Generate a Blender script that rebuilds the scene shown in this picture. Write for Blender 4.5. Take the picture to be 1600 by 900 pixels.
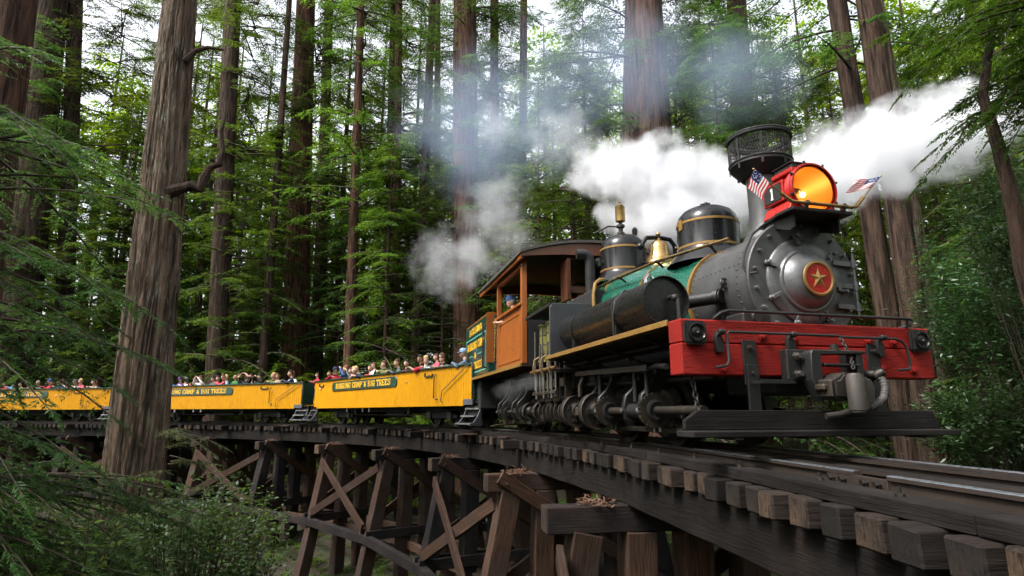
import bpy, bmesh, math, random
import numpy as np
from mathutils import Vector, Matrix, Quaternion

# ------------------------------------------------------------------ clear
for o in list(bpy.data.objects):
    bpy.data.objects.remove(o, do_unlink=True)
SC = bpy.context.scene
COL = SC.collection
R = math.radians
rnd = random.Random(11)

# ------------------------------------------------------------------ camera
CAM_Z = 0.368
cam_d = bpy.data.cameras.new("camera")
cam_d.lens = 21.06
cam_d.sensor_width = 36
cam_d.clip_start = 0.05
cam_d.clip_end = 2000
cam = bpy.data.objects.new("camera", cam_d)
COL.objects.link(cam)
cam.location = (0, 0, CAM_Z)
cam.rotation_euler = (R(90) + 0.20646, 0, 0)
SC.camera = cam

# ------------------------------------------------------------------ sky and sun (overcast)
SUN_EL, SUN_AZ = R(54), R(-118)     # azimuth clockwise from +Y: high on the left, a little behind the camera
world = bpy.data.worlds.new("World")
SC.world = world
world.use_nodes = True
wn, wl = world.node_tree.nodes, world.node_tree.links
wn.clear()
w_out = wn.new("ShaderNodeOutputWorld")
w_bg = wn.new("ShaderNodeBackground")
w_sky = wn.new("ShaderNodeTexSky")
w_sky.sky_type = 'NISHITA'
w_sky.sun_disc = False
w_sky.sun_elevation = SUN_EL
w_sky.sun_rotation = SUN_AZ
w_sky.dust_density = 4.0
w_sky.air_density = 1.0
w_hs = wn.new("ShaderNodeHueSaturation")
w_hs.inputs["Saturation"].default_value = 0.22
w_hs.inputs["Value"].default_value = 1.0
wl.new(w_sky.outputs[0], w_hs.inputs["Color"])
wl.new(w_hs.outputs[0], w_bg.inputs["Color"])
w_bg.inputs["Strength"].default_value = 0.15
wl.new(w_bg.outputs[0], w_out.inputs[0])

sun_d = bpy.data.lights.new("sun", 'SUN')
sun_d.energy = 1.5
sun_d.angle = R(14)
sun_d.color = (1.0, 0.95, 0.88)
sun = bpy.data.objects.new("sun", sun_d)
COL.objects.link(sun)
_sd = Vector((math.sin(SUN_AZ) * math.cos(SUN_EL), math.cos(SUN_AZ) * math.cos(SUN_EL), math.sin(SUN_EL)))
sun.rotation_euler = _sd.to_track_quat('Z', 'Y').to_euler()
sun.location = (0, 0, 40)

SC.view_settings.view_transform = 'Standard'
SC.view_settings.look = 'None'
SC.view_settings.gamma = 1
SC.view_settings.use_curve_mapping = False
SC.view_settings.exposure = 1.72
cy = SC.cycles
cy.max_bounces = 8
cy.diffuse_bounces = 3
cy.glossy_bounces = 3
cy.transmission_bounces = 4
cy.transparent_max_bounces = 8
cy.volume_bounces = 2
cy.volume_step_rate = 1.0
cy.volume_max_steps = 96
cy.use_denoising = True
cy.use_adaptive_sampling = True
cy.adaptive_threshold = 0.02
cy.caustics_reflective = False
cy.caustics_refractive = False
cy.sample_clamp_indirect = 6

# ------------------------------------------------------------------ mesh builder
def _basis(ax):
    ax = Vector(ax).normalized()
    t = Vector((0, 0, 1)) if abs(ax.z) < 0.9 else Vector((1, 0, 0))
    u = t.cross(ax).normalized()
    return u, ax.cross(u).normalized(), ax

class MB:
    def __init__(s):
        s.v, s.f, s.m = [], [], []
    def add(s, vs, fs, mi=0):
        b = len(s.v)
        s.v += [tuple(x) for x in vs]
        s.f += [tuple(b + i for i in q) for q in fs]
        s.m += [mi] * len(fs)
        return s
    def box(s, x0, x1, y0, y1, z0, z1, mi=0):
        return s.add([(x0,y0,z0),(x1,y0,z0),(x1,y1,z0),(x0,y1,z0),(x0,y0,z1),(x1,y0,z1),(x1,y1,z1),(x0,y1,z1)],
                     [(0,3,2,1),(4,5,6,7),(0,1,5,4),(1,2,6,5),(2,3,7,6),(3,0,4,7)], mi)
    def bar(s, p0, p1, w, h, up=(0,0,1), mi=0):
        p0, p1 = Vector(p0), Vector(p1)
        a = (p1 - p0).normalized(); up = Vector(up)
        sd = a.cross(up).normalized() * w / 2; u = sd.cross(a).normalized() * h / 2
        vs = []
        for p in (p0, p1):
            vs += [p - sd - u, p + sd - u, p + sd + u, p - sd + u]
        return s.add(vs, [(0,1,2,3),(7,6,5,4),(0,4,5,1),(1,5,6,2),(2,6,7,3),(3,7,4,0)], mi)
    def lathe(s, o, ax, prof, n=24, mi=0, close=True, a0=0.0):
        u, v, w = _basis(ax); o = Vector(o)
        vs, fs = [], []
        for (r, h) in prof:
            for k in range(n):
                a = a0 + 2 * math.pi * k / n
                vs.append(o + w * h + (u * math.cos(a) + v * math.sin(a)) * max(r, 1e-4))
        for i in range(len(prof) - 1):
            for k in range(n):
                k2 = (k + 1) % n
                fs.append((i*n+k, i*n+k2, (i+1)*n+k2, (i+1)*n+k))
        if close:
            fs.append(tuple(reversed(range(n))))
            fs.append(tuple((len(prof)-1)*n + k for k in range(n)))
        return s.add(vs, fs, mi)
    def cyl(s, p0, p1, r0, r1=None, n=14, mi=0):
        p0, p1 = Vector(p0), Vector(p1)
        r1 = r0 if r1 is None else r1
        return s.lathe(p0, p1 - p0, [(r0, 0), (r1, (p1 - p0).length)], n, mi)
    def tube(s, pts, r, n=8, mi=0):
        pts = [Vector(p) for p in pts]
        vs, fs = [], []
        pu = None
        for i, p in enumerate(pts):
            a = (pts[min(i+1, len(pts)-1)] - pts[max(i-1, 0)]).normalized()
            if pu is None:
                u, v, _ = _basis(a)
            else:
                u = (pu - a * pu.dot(a)).normalized(); v = a.cross(u)
            pu = u
            rr = r[i] if isinstance(r, (list, tuple)) else r
            for k in range(n):
                t = 2 * math.pi * k / n
                vs.append(p + (u * math.cos(t) + v * math.sin(t)) * rr)
        for i in range(len(pts) - 1):
            for k in range(n):
                k2 = (k + 1) % n
                fs.append((i*n+k, i*n+k2, (i+1)*n+k2, (i+1)*n+k))
        fs.append(tuple(reversed(range(n)))); fs.append(tuple((len(pts)-1)*n + k for k in range(n)))
        return s.add(vs, fs, mi)
    def prism(s, poly, o, u, v, d, mi=0):
        """poly in the u-v plane at o, extruded along vector d"""
        o, u, v, d = Vector(o), Vector(u), Vector(v), Vector(d)
        n = len(poly)
        a = [o + u * x + v * y for x, y in poly]
        vs = a + [p + d for p in a]
        fs = [tuple(reversed(range(n))), tuple(range(n, 2*n))] + [(i, (i+1) % n, n + (i+1) % n, n + i) for i in range(n)]
        return s.add(vs, fs, mi)
    def torus(s, o, ax, RR, r, n=24, m=8, mi=0, sx=1.0):
        u, v, w = _basis(ax); o = Vector(o)
        vs, fs = [], []
        for i in range(n):
            a = 2*math.pi*i/n
            d = u*math.cos(a)*sx + v*math.sin(a)
            for j in range(m):
                b = 2*math.pi*j/m
                vs.append(o + d*RR + (u*math.cos(a)+v*math.sin(a))*r*math.cos(b) + w*r*math.sin(b))
        for i in range(n):
            for j in range(m):
                fs.append((i*m+j, ((i+1)%n)*m+j, ((i+1)%n)*m+(j+1)%m, i*m+(j+1)%m))
        return s.add(vs, fs, mi)
    def ball(s, o, r, n=12, m=8, mi=0, sc=(1,1,1)):
        o = Vector(o)
        vs, fs = [], []
        for i in range(m+1):
            t = math.pi*i/m
            for k in range(n):
                a = 2*math.pi*k/n
                vs.append(o + Vector((max(math.sin(t),1e-3)*math.cos(a)*r*sc[0], max(math.sin(t),1e-3)*math.sin(a)*r*sc[1], math.cos(t)*r*sc[2])))
        for i in range(m):
            for k in range(n):
                k2=(k+1)%n
                fs.append((i*n+k, (i+1)*n+k, (i+1)*n+k2, i*n+k2))
        return s.add(vs, fs, mi)
    def mesh(s, name, mats, bevel=0, smooth=True, angle=35, segs=1):
        me = bpy.data.meshes.new(name)
        me.from_pydata(s.v, [], s.f)
        mats = mats if isinstance(mats, (list, tuple)) else [mats]
        for m in mats: me.materials.append(m)
        if len(mats) > 1: me.polygons.foreach_set("material_index", s.m)
        bm = bmesh.new(); bm.from_mesh(me)
        bmesh.ops.recalc_face_normals(bm, faces=bm.faces)
        if bevel:
            es = [e for e in bm.edges if len(e.link_faces) == 2 and e.calc_face_angle(0) > R(30)]
            bmesh.ops.bevel(bm, geom=es, offset=bevel, segments=segs, affect='EDGES', clamp_overlap=True)
        bm.to_mesh(me); bm.free()
        if smooth:
            me.polygons.foreach_set("use_smooth", [True]*len(me.polygons))
            me.set_sharp_from_angle(angle=R(angle))
        me.update()
        return me
    def build(s, name, mats, parent=None, bevel=0, smooth=True, angle=35, segs=1):
        return link(name, s.mesh(name, mats, bevel, smooth, angle, segs), parent)

def link(name, me, parent=None, loc=None, rot=None):
    o = bpy.data.objects.new(name, me)
    COL.objects.link(o)
    if parent is not None: o.parent = parent
    if loc is not None: o.location = loc
    if rot is not None: o.rotation_euler = rot
    return o
def empty(name, loc=(0,0,0), rz=0.0, parent=None):
    o = bpy.data.objects.new(name, None); COL.objects.link(o)
    o.location = loc; o.rotation_euler = (0,0,rz); o.empty_display_size = .2
    if parent is not None: o.parent = parent
    return o
def tag(o, label=None, cat=None, group=None, kind=None):
    if label: o["label"] = label
    if cat: o["category"] = cat
    if group: o["group"] = group
    if kind: o["kind"] = kind
    return o
def fast_mesh(name, V, F, mat, smooth=False):
    """V (n,3) array, F (m,k) array of equal-sided faces"""
    me = bpy.data.meshes.new(name)
    V = np.ascontiguousarray(V, dtype=np.float32); F = np.ascontiguousarray(F, dtype=np.int32)
    k = F.shape[1]
    me.vertices.add(len(V)); me.vertices.foreach_set("co", V.ravel())
    me.loops.add(F.size); me.loops.foreach_set("vertex_index", F.ravel())
    me.polygons.add(len(F))
    me.polygons.foreach_set("loop_start", np.arange(0, F.size, k, dtype=np.int32))
    me.polygons.foreach_set("loop_total", np.full(len(F), k, dtype=np.int32))
    if smooth: me.polygons.foreach_set("use_smooth", np.ones(len(F), dtype=bool))
    me.update(calc_edges=True)
    if mat: me.materials.append(mat)
    return me

# ------------------------------------------------------------------ materials
def nmat(name):
    m = bpy.data.materials.new(name); m.use_nodes = True
    nt = m.node_tree
    return m, nt.nodes, nt.links, nt.nodes["Principled BSDF"]
def _mix(N, L, fac, a, b):
    x = N.new("ShaderNodeMix"); x.data_type = 'RGBA'
    for sock, val in ((x.inputs[0], fac), (x.inputs[6], a), (x.inputs[7], b)):
        if isinstance(val, (int, float)): sock.default_value = val
        elif isinstance(val, tuple): sock.default_value = (*val[:3], 1)
        else: L.new(val, sock)
    return x.outputs[2]
def _ramp(N, L, src, a, b):
    r = N.new("ShaderNodeMapRange"); r.inputs[1].default_value = a; r.inputs[2].default_value = b
    L.new(src, r.inputs[0]); return r.outputs[0]
def _noise(N, L, scale, detail=4, rough=.6, vec=None, mscale=None, coord="Object"):
    t = N.new("ShaderNodeTexNoise"); t.inputs["Scale"].default_value = scale
    t.inputs["Detail"].default_value = detail; t.inputs["Roughness"].default_value = rough
    if vec is None:
        tc = N.new("ShaderNodeTexCoord"); vec = tc.outputs[coord]
    if mscale:
        mp = N.new("ShaderNodeMapping"); mp.inputs["Scale"].default_value = mscale
        L.new(vec, mp.inputs[0]); vec = mp.outputs[0]
    L.new(vec, t.inputs["Vector"])
    return t.outputs[0]
def _bump(N, L, h, strength, dist, bs):
    b = N.new("ShaderNodeBump"); b.inputs["Strength"].default_value = strength; b.inputs["Distance"].default_value = dist
    L.new(h, b.inputs["Height"]); L.new(b.outputs[0], bs.inputs["Normal"])

def paint(name, col, rough=.45, metal=0.0, var=.35, dirt=(.02,.017,.013), dirt_amt=.35, scale=3.0, bump=.15, spec=.5, coat=0.0):
    """painted or bare metal / timber with blotches, grime and fine relief"""
    m, N, L, b = nmat(name)
    n1 = _noise(N, L, scale, 6, .65)
    n2 = _noise(N, L, scale*9, 5, .7)
    c1 = _mix(N, L, _ramp(N, L, n1, .3, .7), tuple(c*(1-var) for c in col), tuple(min(1,c*(1+var*.5)) for c in col))
    n3 = _noise(N, L, scale*1.7, 8, .75, mscale=(1,1,.45))
    d = N.new("ShaderNodeMath"); d.operation='MULTIPLY'; d.inputs[1].default_value = dirt_amt
    L.new(_ramp(N, L, n3, .48, .72), d.inputs[0])
    L.new(_mix(N, L, d.outputs[0], c1, dirt), b.inputs["Base Color"])
    r = N.new("ShaderNodeMapRange"); r.inputs[1].default_value=.3; r.inputs[2].default_value=.7
    r.inputs[3].default_value=max(.05,rough-.13); r.inputs[4].default_value=min(1,rough+.18)
    L.new(n2, r.inputs[0]); L.new(r.outputs[0], b.inputs["Roughness"])
    b.inputs["Metallic"].default_value = metal
    b.inputs["Specular IOR Level"].default_value = spec
    b.inputs["Coat Weight"].default_value = coat; b.inputs["Coat Roughness"].default_value=.15
    if bump: _bump(N, L, n2, bump, .01, b)
    return m

def wood(name, a, b_, c, rough=.8, along='X', bump=.6, gscale=1.0, spec=.14):
    """weathered timber: grain along one local axis, per-piece tint"""
    m, N, L, bs = nmat(name)
    st = {'X': (1.2,22,22), 'Y': (22,1.2,22), 'Z': (22,22,1.2)}[along]
    oi = N.new("ShaderNodeObjectInfo")
    tc = N.new("ShaderNodeTexCoord")
    ad = N.new("ShaderNodeVectorMath"); ad.operation='ADD'
    sc = N.new("ShaderNodeMath"); sc.operation='MULTIPLY'; sc.inputs[1].default_value=37.0
    L.new(oi.outputs["Random"], sc.inputs[0]); L.new(tc.outputs["Object"], ad.inputs[0]); L.new(sc.outputs[0], ad.inputs[1])
    g = _noise(N, L, 2.2*gscale, 8, .7, ad.outputs[0], st)
    big = _noise(N, L, 1.6*gscale, 4, .6, ad.outputs[0])
    c1 = _mix(N, L, oi.outputs["Random"], a, b_)
    c2 = _mix(N, L, _ramp(N, L, g, .35, .7), tuple(x*.35 for x in a), c1)
    mm = N.new("ShaderNodeMath"); mm.operation='MULTIPLY'; mm.inputs[1].default_value=.75
    L.new(_ramp(N, L, big, .45, .75), mm.inputs[0])
    L.new(_mix(N, L, mm.outputs[0], c2, c), bs.inputs["Base Color"])
    bs.inputs["Roughness"].default_value = rough
    bs.inputs["Specular IOR Level"].default_value = spec
    _bump(N, L, g, bump, .02, bs)
    return m

def endgrain(name, a, b_):
    m, N, L, bs = nmat(name)
    tc = N.new("ShaderNodeTexCoord"); oi = N.new("ShaderNodeObjectInfo")
    mp = N.new("ShaderNodeMapping"); mp.inputs["Scale"].default_value=(.001,1,1)
    cb = N.new("ShaderNodeCombineXYZ")
    q = N.new("ShaderNodeMapRange"); q.inputs[3].default_value=-.16; q.inputs[4].default_value=.16
    L.new(oi.outputs["Random"], q.inputs[0]); L.new(q.outputs[0], cb.inputs[1])
    cb.inputs[2].default_value=.13
    L.new(tc.outputs["Object"], mp.inputs[0]); L.new(cb.outputs[0], mp.inputs["Location"])
    w = N.new("ShaderNodeTexWave"); w.wave_type='RINGS'; w.rings_direction='X'
    w.inputs["Scale"].default_value=24; w.inputs["Distortion"].default_value=5.0; w.inputs["Detail"].default_value=3; w.inputs["Detail Scale"].default_value=2
    L.new(mp.outputs[0], w.inputs[0])
    n = _noise(N, L, 22, 7, .78, mscale=(1,1,.3))
    n2 = _noise(N, L, 4, 4, .6)
    c1 = _mix(N, L, w.outputs[1], tuple(x*.70 for x in a), a)
    hh_ = N.new("ShaderNodeMath"); hh_.operation='MULTIPLY_ADD'; hh_.inputs[1].default_value=.5; L.new(oi.outputs["Random"], hh_.inputs[0]); L.new(n2, hh_.inputs[2])
    c2 = _mix(N, L, _ramp(N, L, hh_.outputs[0], .70, .98), c1, b_)
    c3 = _mix(N, L, _ramp(N, L, n, .48, .60), c2, (.012,.01,.009))
    c4 = _mix(N, L, _ramp(N, L, oi.outputs["Random"], .2, 1.4), (.02,.017,.015), c3)
    L.new(c4, bs.inputs["Base Color"])
    bs.inputs["Roughness"].default_value=.9; bs.inputs["Specular IOR Level"].default_value=.12
    ad = N.new("ShaderNodeMath"); ad.operation='ADD'; L.new(n2, ad.inputs[0]); L.new(n, ad.inputs[1])
    _bump(N, L, ad.outputs[0], 1.0, .06, bs)
    return m

def leafmat(name, a, b_, trans=.35, rough=.5, tint=.35, spec=.16):
    """two-tone leaves with light coming through; tint differs from leaf to leaf and plant to plant"""
    m, N, L, bs = nmat(name)
    g = N.new("ShaderNodeNewGeometry"); oi = N.new("ShaderNodeObjectInfo")
    n = _noise(N, L, .55, 3, .6, coord="Object")
    c1 = _mix(N, L, g.outputs["Random Per Island"], a, b_)
    c2 = _mix(N, L, _ramp(N, L, n, .35, .68), tuple(x*.62 for x in a), c1)
    hs = N.new("ShaderNodeHueSaturation")
    hv = N.new("ShaderNodeMapRange"); hv.inputs[3].default_value=.5-.035*tint*2; hv.inputs[4].default_value=.5+.02*tint*2
    vv = N.new("ShaderNodeMapRange"); vv.inputs[3].default_value=1-tint; vv.inputs[4].default_value=1+tint
    L.new(oi.outputs["Random"], hv.inputs[0]); L.new(oi.outputs["Random"], vv.inputs[0])
    L.new(hv.outputs[0], hs.inputs["Hue"]); L.new(vv.outputs[0], hs.inputs["Value"]); L.new(c2, hs.inputs["Color"])
    L.new(hs.outputs[0], bs.inputs["Base Color"])
    bs.inputs["Roughness"].default_value = rough; bs.inputs["Specular IOR Level"].default_value=spec
    t = N.new("ShaderNodeBsdfTranslucent")
    hs2 = N.new("ShaderNodeHueSaturation"); hs2.inputs["Hue"].default_value=.475; hs2.inputs["Saturation"].default_value=1.1; hs2.inputs["Value"].default_value=1.5
    L.new(hs.outputs[0], hs2.inputs["Color"]); L.new(hs2.outputs[0], t.inputs[0])
    mx = N.new("ShaderNodeMixShader"); mx.inputs[0].default_value=trans
    L.new(bs.outputs[0], mx.inputs[1]); L.new(t.outputs[0], mx.inputs[2])
    L.new(mx.outputs[0], N["Material Output"].inputs[0])
    return m

def barkmat(name, a, b_, c, lich=.5, vscale=.5):
    m, N, L, bs = nmat(name)
    oi = N.new("ShaderNodeObjectInfo")
    f = _noise(N, L, 8.5, 7, .72, mscale=(1,1,.075*vscale*2))
    f2 = _noise(N, L, 24.0, 6, .75, mscale=(1,1,.10))
    big = _noise(N, L, 1.3, 5, .65, mscale=(1,1,.35))
    c1 = _mix(N, L, _ramp(N, L, f, .40, .58), tuple(x*.16 for x in a), a)
    c2 = _mix(N, L, oi.outputs["Random"], c1, _mix(N, L, _ramp(N, L, f, .40, .60), tuple(x*.2 for x in b_), b_))
    lm = N.new("ShaderNodeMath"); lm.operation='MULTIPLY'
    l2 = N.new("ShaderNodeMath"); l2.operation='MULTIPLY'; l2.inputs[1].default_value=lich
    L.new(_ramp(N, L, big, .46, .64), lm.inputs[0]); L.new(_ramp(N, L, f2, .5, .62), lm.inputs[1]); L.new(lm.outputs[0], l2.inputs[0])
    L.new(_mix(N, L, l2.outputs[0], c2, c), bs.inputs["Base Color"])
    bs.inputs["Roughness"].default_value=.9; bs.inputs["Specular IOR Level"].default_value=.15
    ad = N.new("ShaderNodeMath"); ad.operation='ADD'; L.new(f, ad.inputs[0]); L.new(f2, ad.inputs[1])
    _bump(N, L, ad.outputs[0], 1.0, .11, bs)
    return m

M = {}
M['steel']   = paint("black_steel", (.014,.014,.0145), .45, .1, dirt=(.035,.024,.015), dirt_amt=.45, bump=.15, spec=.38)
M['gloss']   = paint("black_enamel", (.007,.007,.0075), .14, .0, var=.2, dirt_amt=.15, bump=.02, spec=.3, coat=0)
M['satin']   = paint("black_satin_tank", (.009,.009,.009), .3, .0, var=.25, dirt=(.022,.016,.011), dirt_amt=.3, bump=.08, spec=.4, coat=.1)
M['grime']   = paint("greasy_iron", (.016,.0135,.011), .5, .2, var=.5, dirt=(.075,.045,.022), dirt_amt=.6, bump=.25)
M['bright']  = paint("worn_steel", (.42,.42,.42), .3, .9, dirt=(.06,.05,.04), dirt_amt=.5, bump=.05)
M['rodiron'] = paint("oiled_rod_iron", (.16,.15,.135), .35, .7, dirt=(.04,.03,.02), dirt_amt=.6, bump=.1)
M['graph']   = paint("smokebox_graphite", (.082,.083,.084), .40, .4, var=.45, dirt=(.06,.045,.034), dirt_amt=.5, bump=.08)
M['graph2']  = paint("graphite_door", (.15,.152,.155), .36, .5, var=.4, dirt=(.035,.033,.03), dirt_amt=.55, bump=.05)
M['green']   = paint("boiler_green", (.008,.085,.055), .2, .0, var=.08, dirt_amt=.06, bump=.01, coat=.6)
M['dgreen']  = paint("dark_green_paint", (.008,.042,.028), .3, .0, var=.2, dirt_amt=.2, bump=.04, coat=.3)
M['gold']    = paint("gold_paint", (.27,.15,.04), .4, .3, var=.25, dirt=(.1,.06,.02), dirt_amt=.35, bump=.04)
M['brass']   = paint("brass", (.40,.25,.10), .26, 1.0, var=.35, dirt=(.10,.055,.018), dirt_amt=.5, bump=.03)

M['redm']    = paint("red_enamel", (.34,.010,.007), .25, .0, var=.25, dirt_amt=.3, bump=.03, spec=.35, coat=.2)
M['orange']  = paint("cab_orange", (.30,.085,.014), .35, .0, var=.22, dirt=(.14,.05,.015), dirt_amt=.4, bump=.08, coat=.2)
M['brown']   = paint("cab_brown", (.13,.042,.02), .4, .0, var=.3, dirt_amt=.35, bump=.08, coat=.2)
M['roof']    = paint("roof_canvas", (.055,.048,.042), .7, .0, var=.4, dirt=(.12,.09,.06), dirt_amt=.4, bump=.2)
M['lag']     = paint("cylinder_lagging", (.16,.15,.025), .4, .1, var=.35, dirt=(.035,.03,.018), dirt_amt=.6, bump=.1)
M['yellow']  = paint("car_yellow", (.50,.228,.002), .5, .0, var=.10, dirt=(.24,.10,.010), dirt_amt=.4, scale=2.6, bump=.05, coat=0, spec=.15)
M['gyel']    = paint("sign_yellow", (.75,.42,.02), .5, .0, var=.12, dirt_amt=.15, bump=0)
M['aqua']    = paint("pinstripe_aqua", (.12,.42,.36), .5, .0, var=.15, dirt_amt=.2, bump=0)
M['grey']    = paint("grey_step_steel", (.10,.105,.12), .45, .3, var=.3, dirt=(.05,.045,.04), dirt_amt=.5, bump=.08)
M['white']   = paint("white_paint", (.75,.75,.72), .5, .0, var=.1, dirt_amt=.15, bump=0)
M['rubber']  = paint("rubber_hose", (.055,.05,.048), .6, .0, var=.25, dirt=(.05,.04,.03), dirt_amt=.4, bump=.1)
M['black']   = paint("matt_black", (.006,.006,.006), .8, .0, var=.2, dirt_amt=.1, bump=.05)
M['rail']    = paint("rail_rust", (.026,.016,.011), .7, .2, var=.4, dirt=(.025,.018,.013), dirt_amt=.6, bump=.2)
M['railtop'] = paint("rail_head", (.30,.33,.37), .32, .9, var=.05, dirt_amt=0, bump=0)
M['concrete']= paint("concrete", (.10,.10,.085), .85, .0, var=.35, dirt=(.06,.06,.045), dirt_amt=.6, bump=.3)
M['tie']     = wood("tie_timber", (.014,.011,.0095), (.048,.033,.026), (.022,.019,.018))
M['red']     = wood("red_timber_paint", (.37,.014,.009), (.39,.016,.010), (.15,.010,.007), rough=.55, bump=.8, spec=.18, gscale=2.2)
M['tieend']  = endgrain("tie_end_grain", (.075,.062,.055), (.17,.11,.07))
M['beam']    = wood("creosote_timber", (.008,.0065,.006), (.014,.011,.0095), (.022,.016,.013), bump=.7)
M['guardw']  = wood("guard_timber", (.012,.0095,.0085), (.018,.0145,.013), (.028,.023,.021), bump=.9)
M['postw']   = wood("post_timber", (.045,.026,.018), (.105,.056,.035), (.045,.038,.036))
M['brace']   = wood("brace_timber", (.045,.024,.016), (.095,.052,.033), (.036,.028,.025))
M['girt']    = wood("girt_timber", (.014,.013,.014), (.024,.021,.022), (.040,.026,.02))
M['stepw']   = wood("step_plank", (.013,.011,.0105), (.016,.014,.013), (.024,.020,.018), bump=.5)
M['floorw']  = wood("running_board_plank", (.06,.035,.018), (.09,.055,.03), (.03,.02,.014), along='Y', bump=.3)
M['litter']  = paint("needle_litter", (.16,.08,.045), .95, .0, var=.6, dirt=(.05,.03,.02), dirt_amt=.6, scale=14, bump=.9)
def emit(name, col, s):
    m, N, L, b = nmat(name)
    b.inputs["Base Color"].default_value=(*col,1); b.inputs["Emission Color"].default_value=(*col,1); b.inputs["Emission Strength"].default_value=s
    return m
M['bulb'] = emit("lamp_bulb", (1.0,.60,.20), 75)
def glass(name):
    m, N, L, b = nmat(name)
    b.inputs["Base Color"].default_value=(.9,.95,.93,1); b.inputs["Roughness"].default_value=.03
    b.inputs["Transmission Weight"].default_value=1; b.inputs["IOR"].default_value=1.12
    return m
M['glass'] = glass("window_glass")
m, N, L, b = nmat("reflector_amber_glow")
b.inputs["Base Color"].default_value=(.50,.21,.035,1); b.inputs["Metallic"].default_value=.2; b.inputs["Roughness"].default_value=.45  # amber glow of the lamp put into the reflector's own colour
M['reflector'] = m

# ------------------------------------------------------------------ the line of the track (top of rail at z = 0)
_S = np.linspace(-6, 70, 3801)
_a = np.radians(np.interp(_S, [-6,-2.5,0,2.5,5,7.5,10,12.5,15,17.5,20,22.5,25,27.5,30,32.5,35,37.5,40,45,50,60,70],
    [-2.8,-3.5,-4.2,-6,-8.9,-12.6,-17.1,-22.1,-27.5,-33.2,-39.1,-44.9,-50.5,-55.9,-60.7,-65,-68.4,-71,-72.5,-74.5,-77,-82,-87]))
_X = np.cumsum(np.sin(_a)) * (_S[1]-_S[0]); _Y = np.cumsum(np.cos(_a)) * (_S[1]-_S[0])
_X += 2.9148 - np.interp(0, _S, _X); _Y += 2.2332 - np.interp(0, _S, _Y)
def trk(s, off=0.0, z=0.0):
    a = float(np.interp(s, _S, _a))
    return Vector((float(np.interp(s, _S, _X)) + off*math.cos(a), float(np.interp(s, _S, _Y)) - off*math.sin(a), z))
def head(s):
    return float(np.interp(s, _S, _a))          # 0 = +Y, negative = turning to -X
# ------------------------------------------------------------------ ground
_GP = np.array([(0,0,-3.4),(-6,5,-2.4),(-10,9,-2.7),(-16,14,-2.8),(-4,13,-4.6),(-2,17,-5.0),(-6,20,-5.4),(-13,24,-4.8),(-22,29,-3.4),(-34,34,-2.4),
  (3,7,-4.2),(6,6,-2.8),(9,9,-1.6),(9,15,-1.6),(5,20,-2.6),(-1,28,-3.4),(-10,36,-2.2),(-30,46,-.6),(12,40,.4),(-2,50,.6),(-45,60,3),(45,60,5),
  (0,85,7),(-60,95,8),(60,95,9),(40,8,-.5),(70,30,3),(-40,8,-2),(-70,30,1),(20,-20,-3),(-20,-20,-3)], dtype=float)
def ground_z(x, y):
    x = np.asarray(x, float); y = np.asarray(y, float)
    d2 = (x[..., None]-_GP[:,0])**2 + (y[..., None]-_GP[:,1])**2
    w = 1/(d2+4.0)**1.6
    z = (w*_GP[:,2]).sum(-1)/w.sum(-1)
    return z + .14*np.sin(x*.9+1.3*np.sin(y*.5)) + .12*np.sin(y*1.1+x*.4) + .06*np.sin(x*2.7)*np.cos(y*2.3)
def gz(x, y): return float(ground_z(np.array([x]), np.array([y]))[0])
def make_ground():
    a = np.concatenate([-np.geomspace(600, 60, 14), np.linspace(-55, 55, 150), np.geomspace(60, 600, 14)])
    b = np.concatenate([-np.geomspace(400, 30, 10), np.linspace(-25, 85, 150), np.geomspace(90, 800, 14)])
    X, Y = np.meshgrid(a, b); Z = ground_z(X, Y)
    V = np.stack([X.ravel(), Y.ravel(), Z.ravel()], 1)
    n, mm = len(b), len(a)
    i, j = np.meshgrid(np.arange(n-1), np.arange(mm-1), indexing='ij')
    q = (i*mm+j).ravel()
    F = np.stack([q, q+1, q+mm+1, q+mm], 1)
    m, N, L, bs = nmat("forest_floor")
    n1 = _noise(N, L, 1.3, 8, .7); n2 = _noise(N, L, 11, 8, .75); n3 = _noise(N, L, .35, 4, .6)
    c = _mix(N, L, _ramp(N, L, n2, .3, .7), (.012,.008,.005), (.06,.035,.02))
    c = _mix(N, L, _ramp(N, L, n1, .45, .68), c, (.025,.045,.012))
    L.new(_mix(N, L, _ramp(N, L, n3, .5, .7), c, (.035,.022,.014)), bs.inputs["Base Color"])
    bs.inputs["Roughness"].default_value=.95
    _bump(N, L, n2, 1.0, .12, bs)
    o = link("ground", fast_mesh("ground", V, F, m, True)); tag(o, kind="structure")
make_ground()

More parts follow.
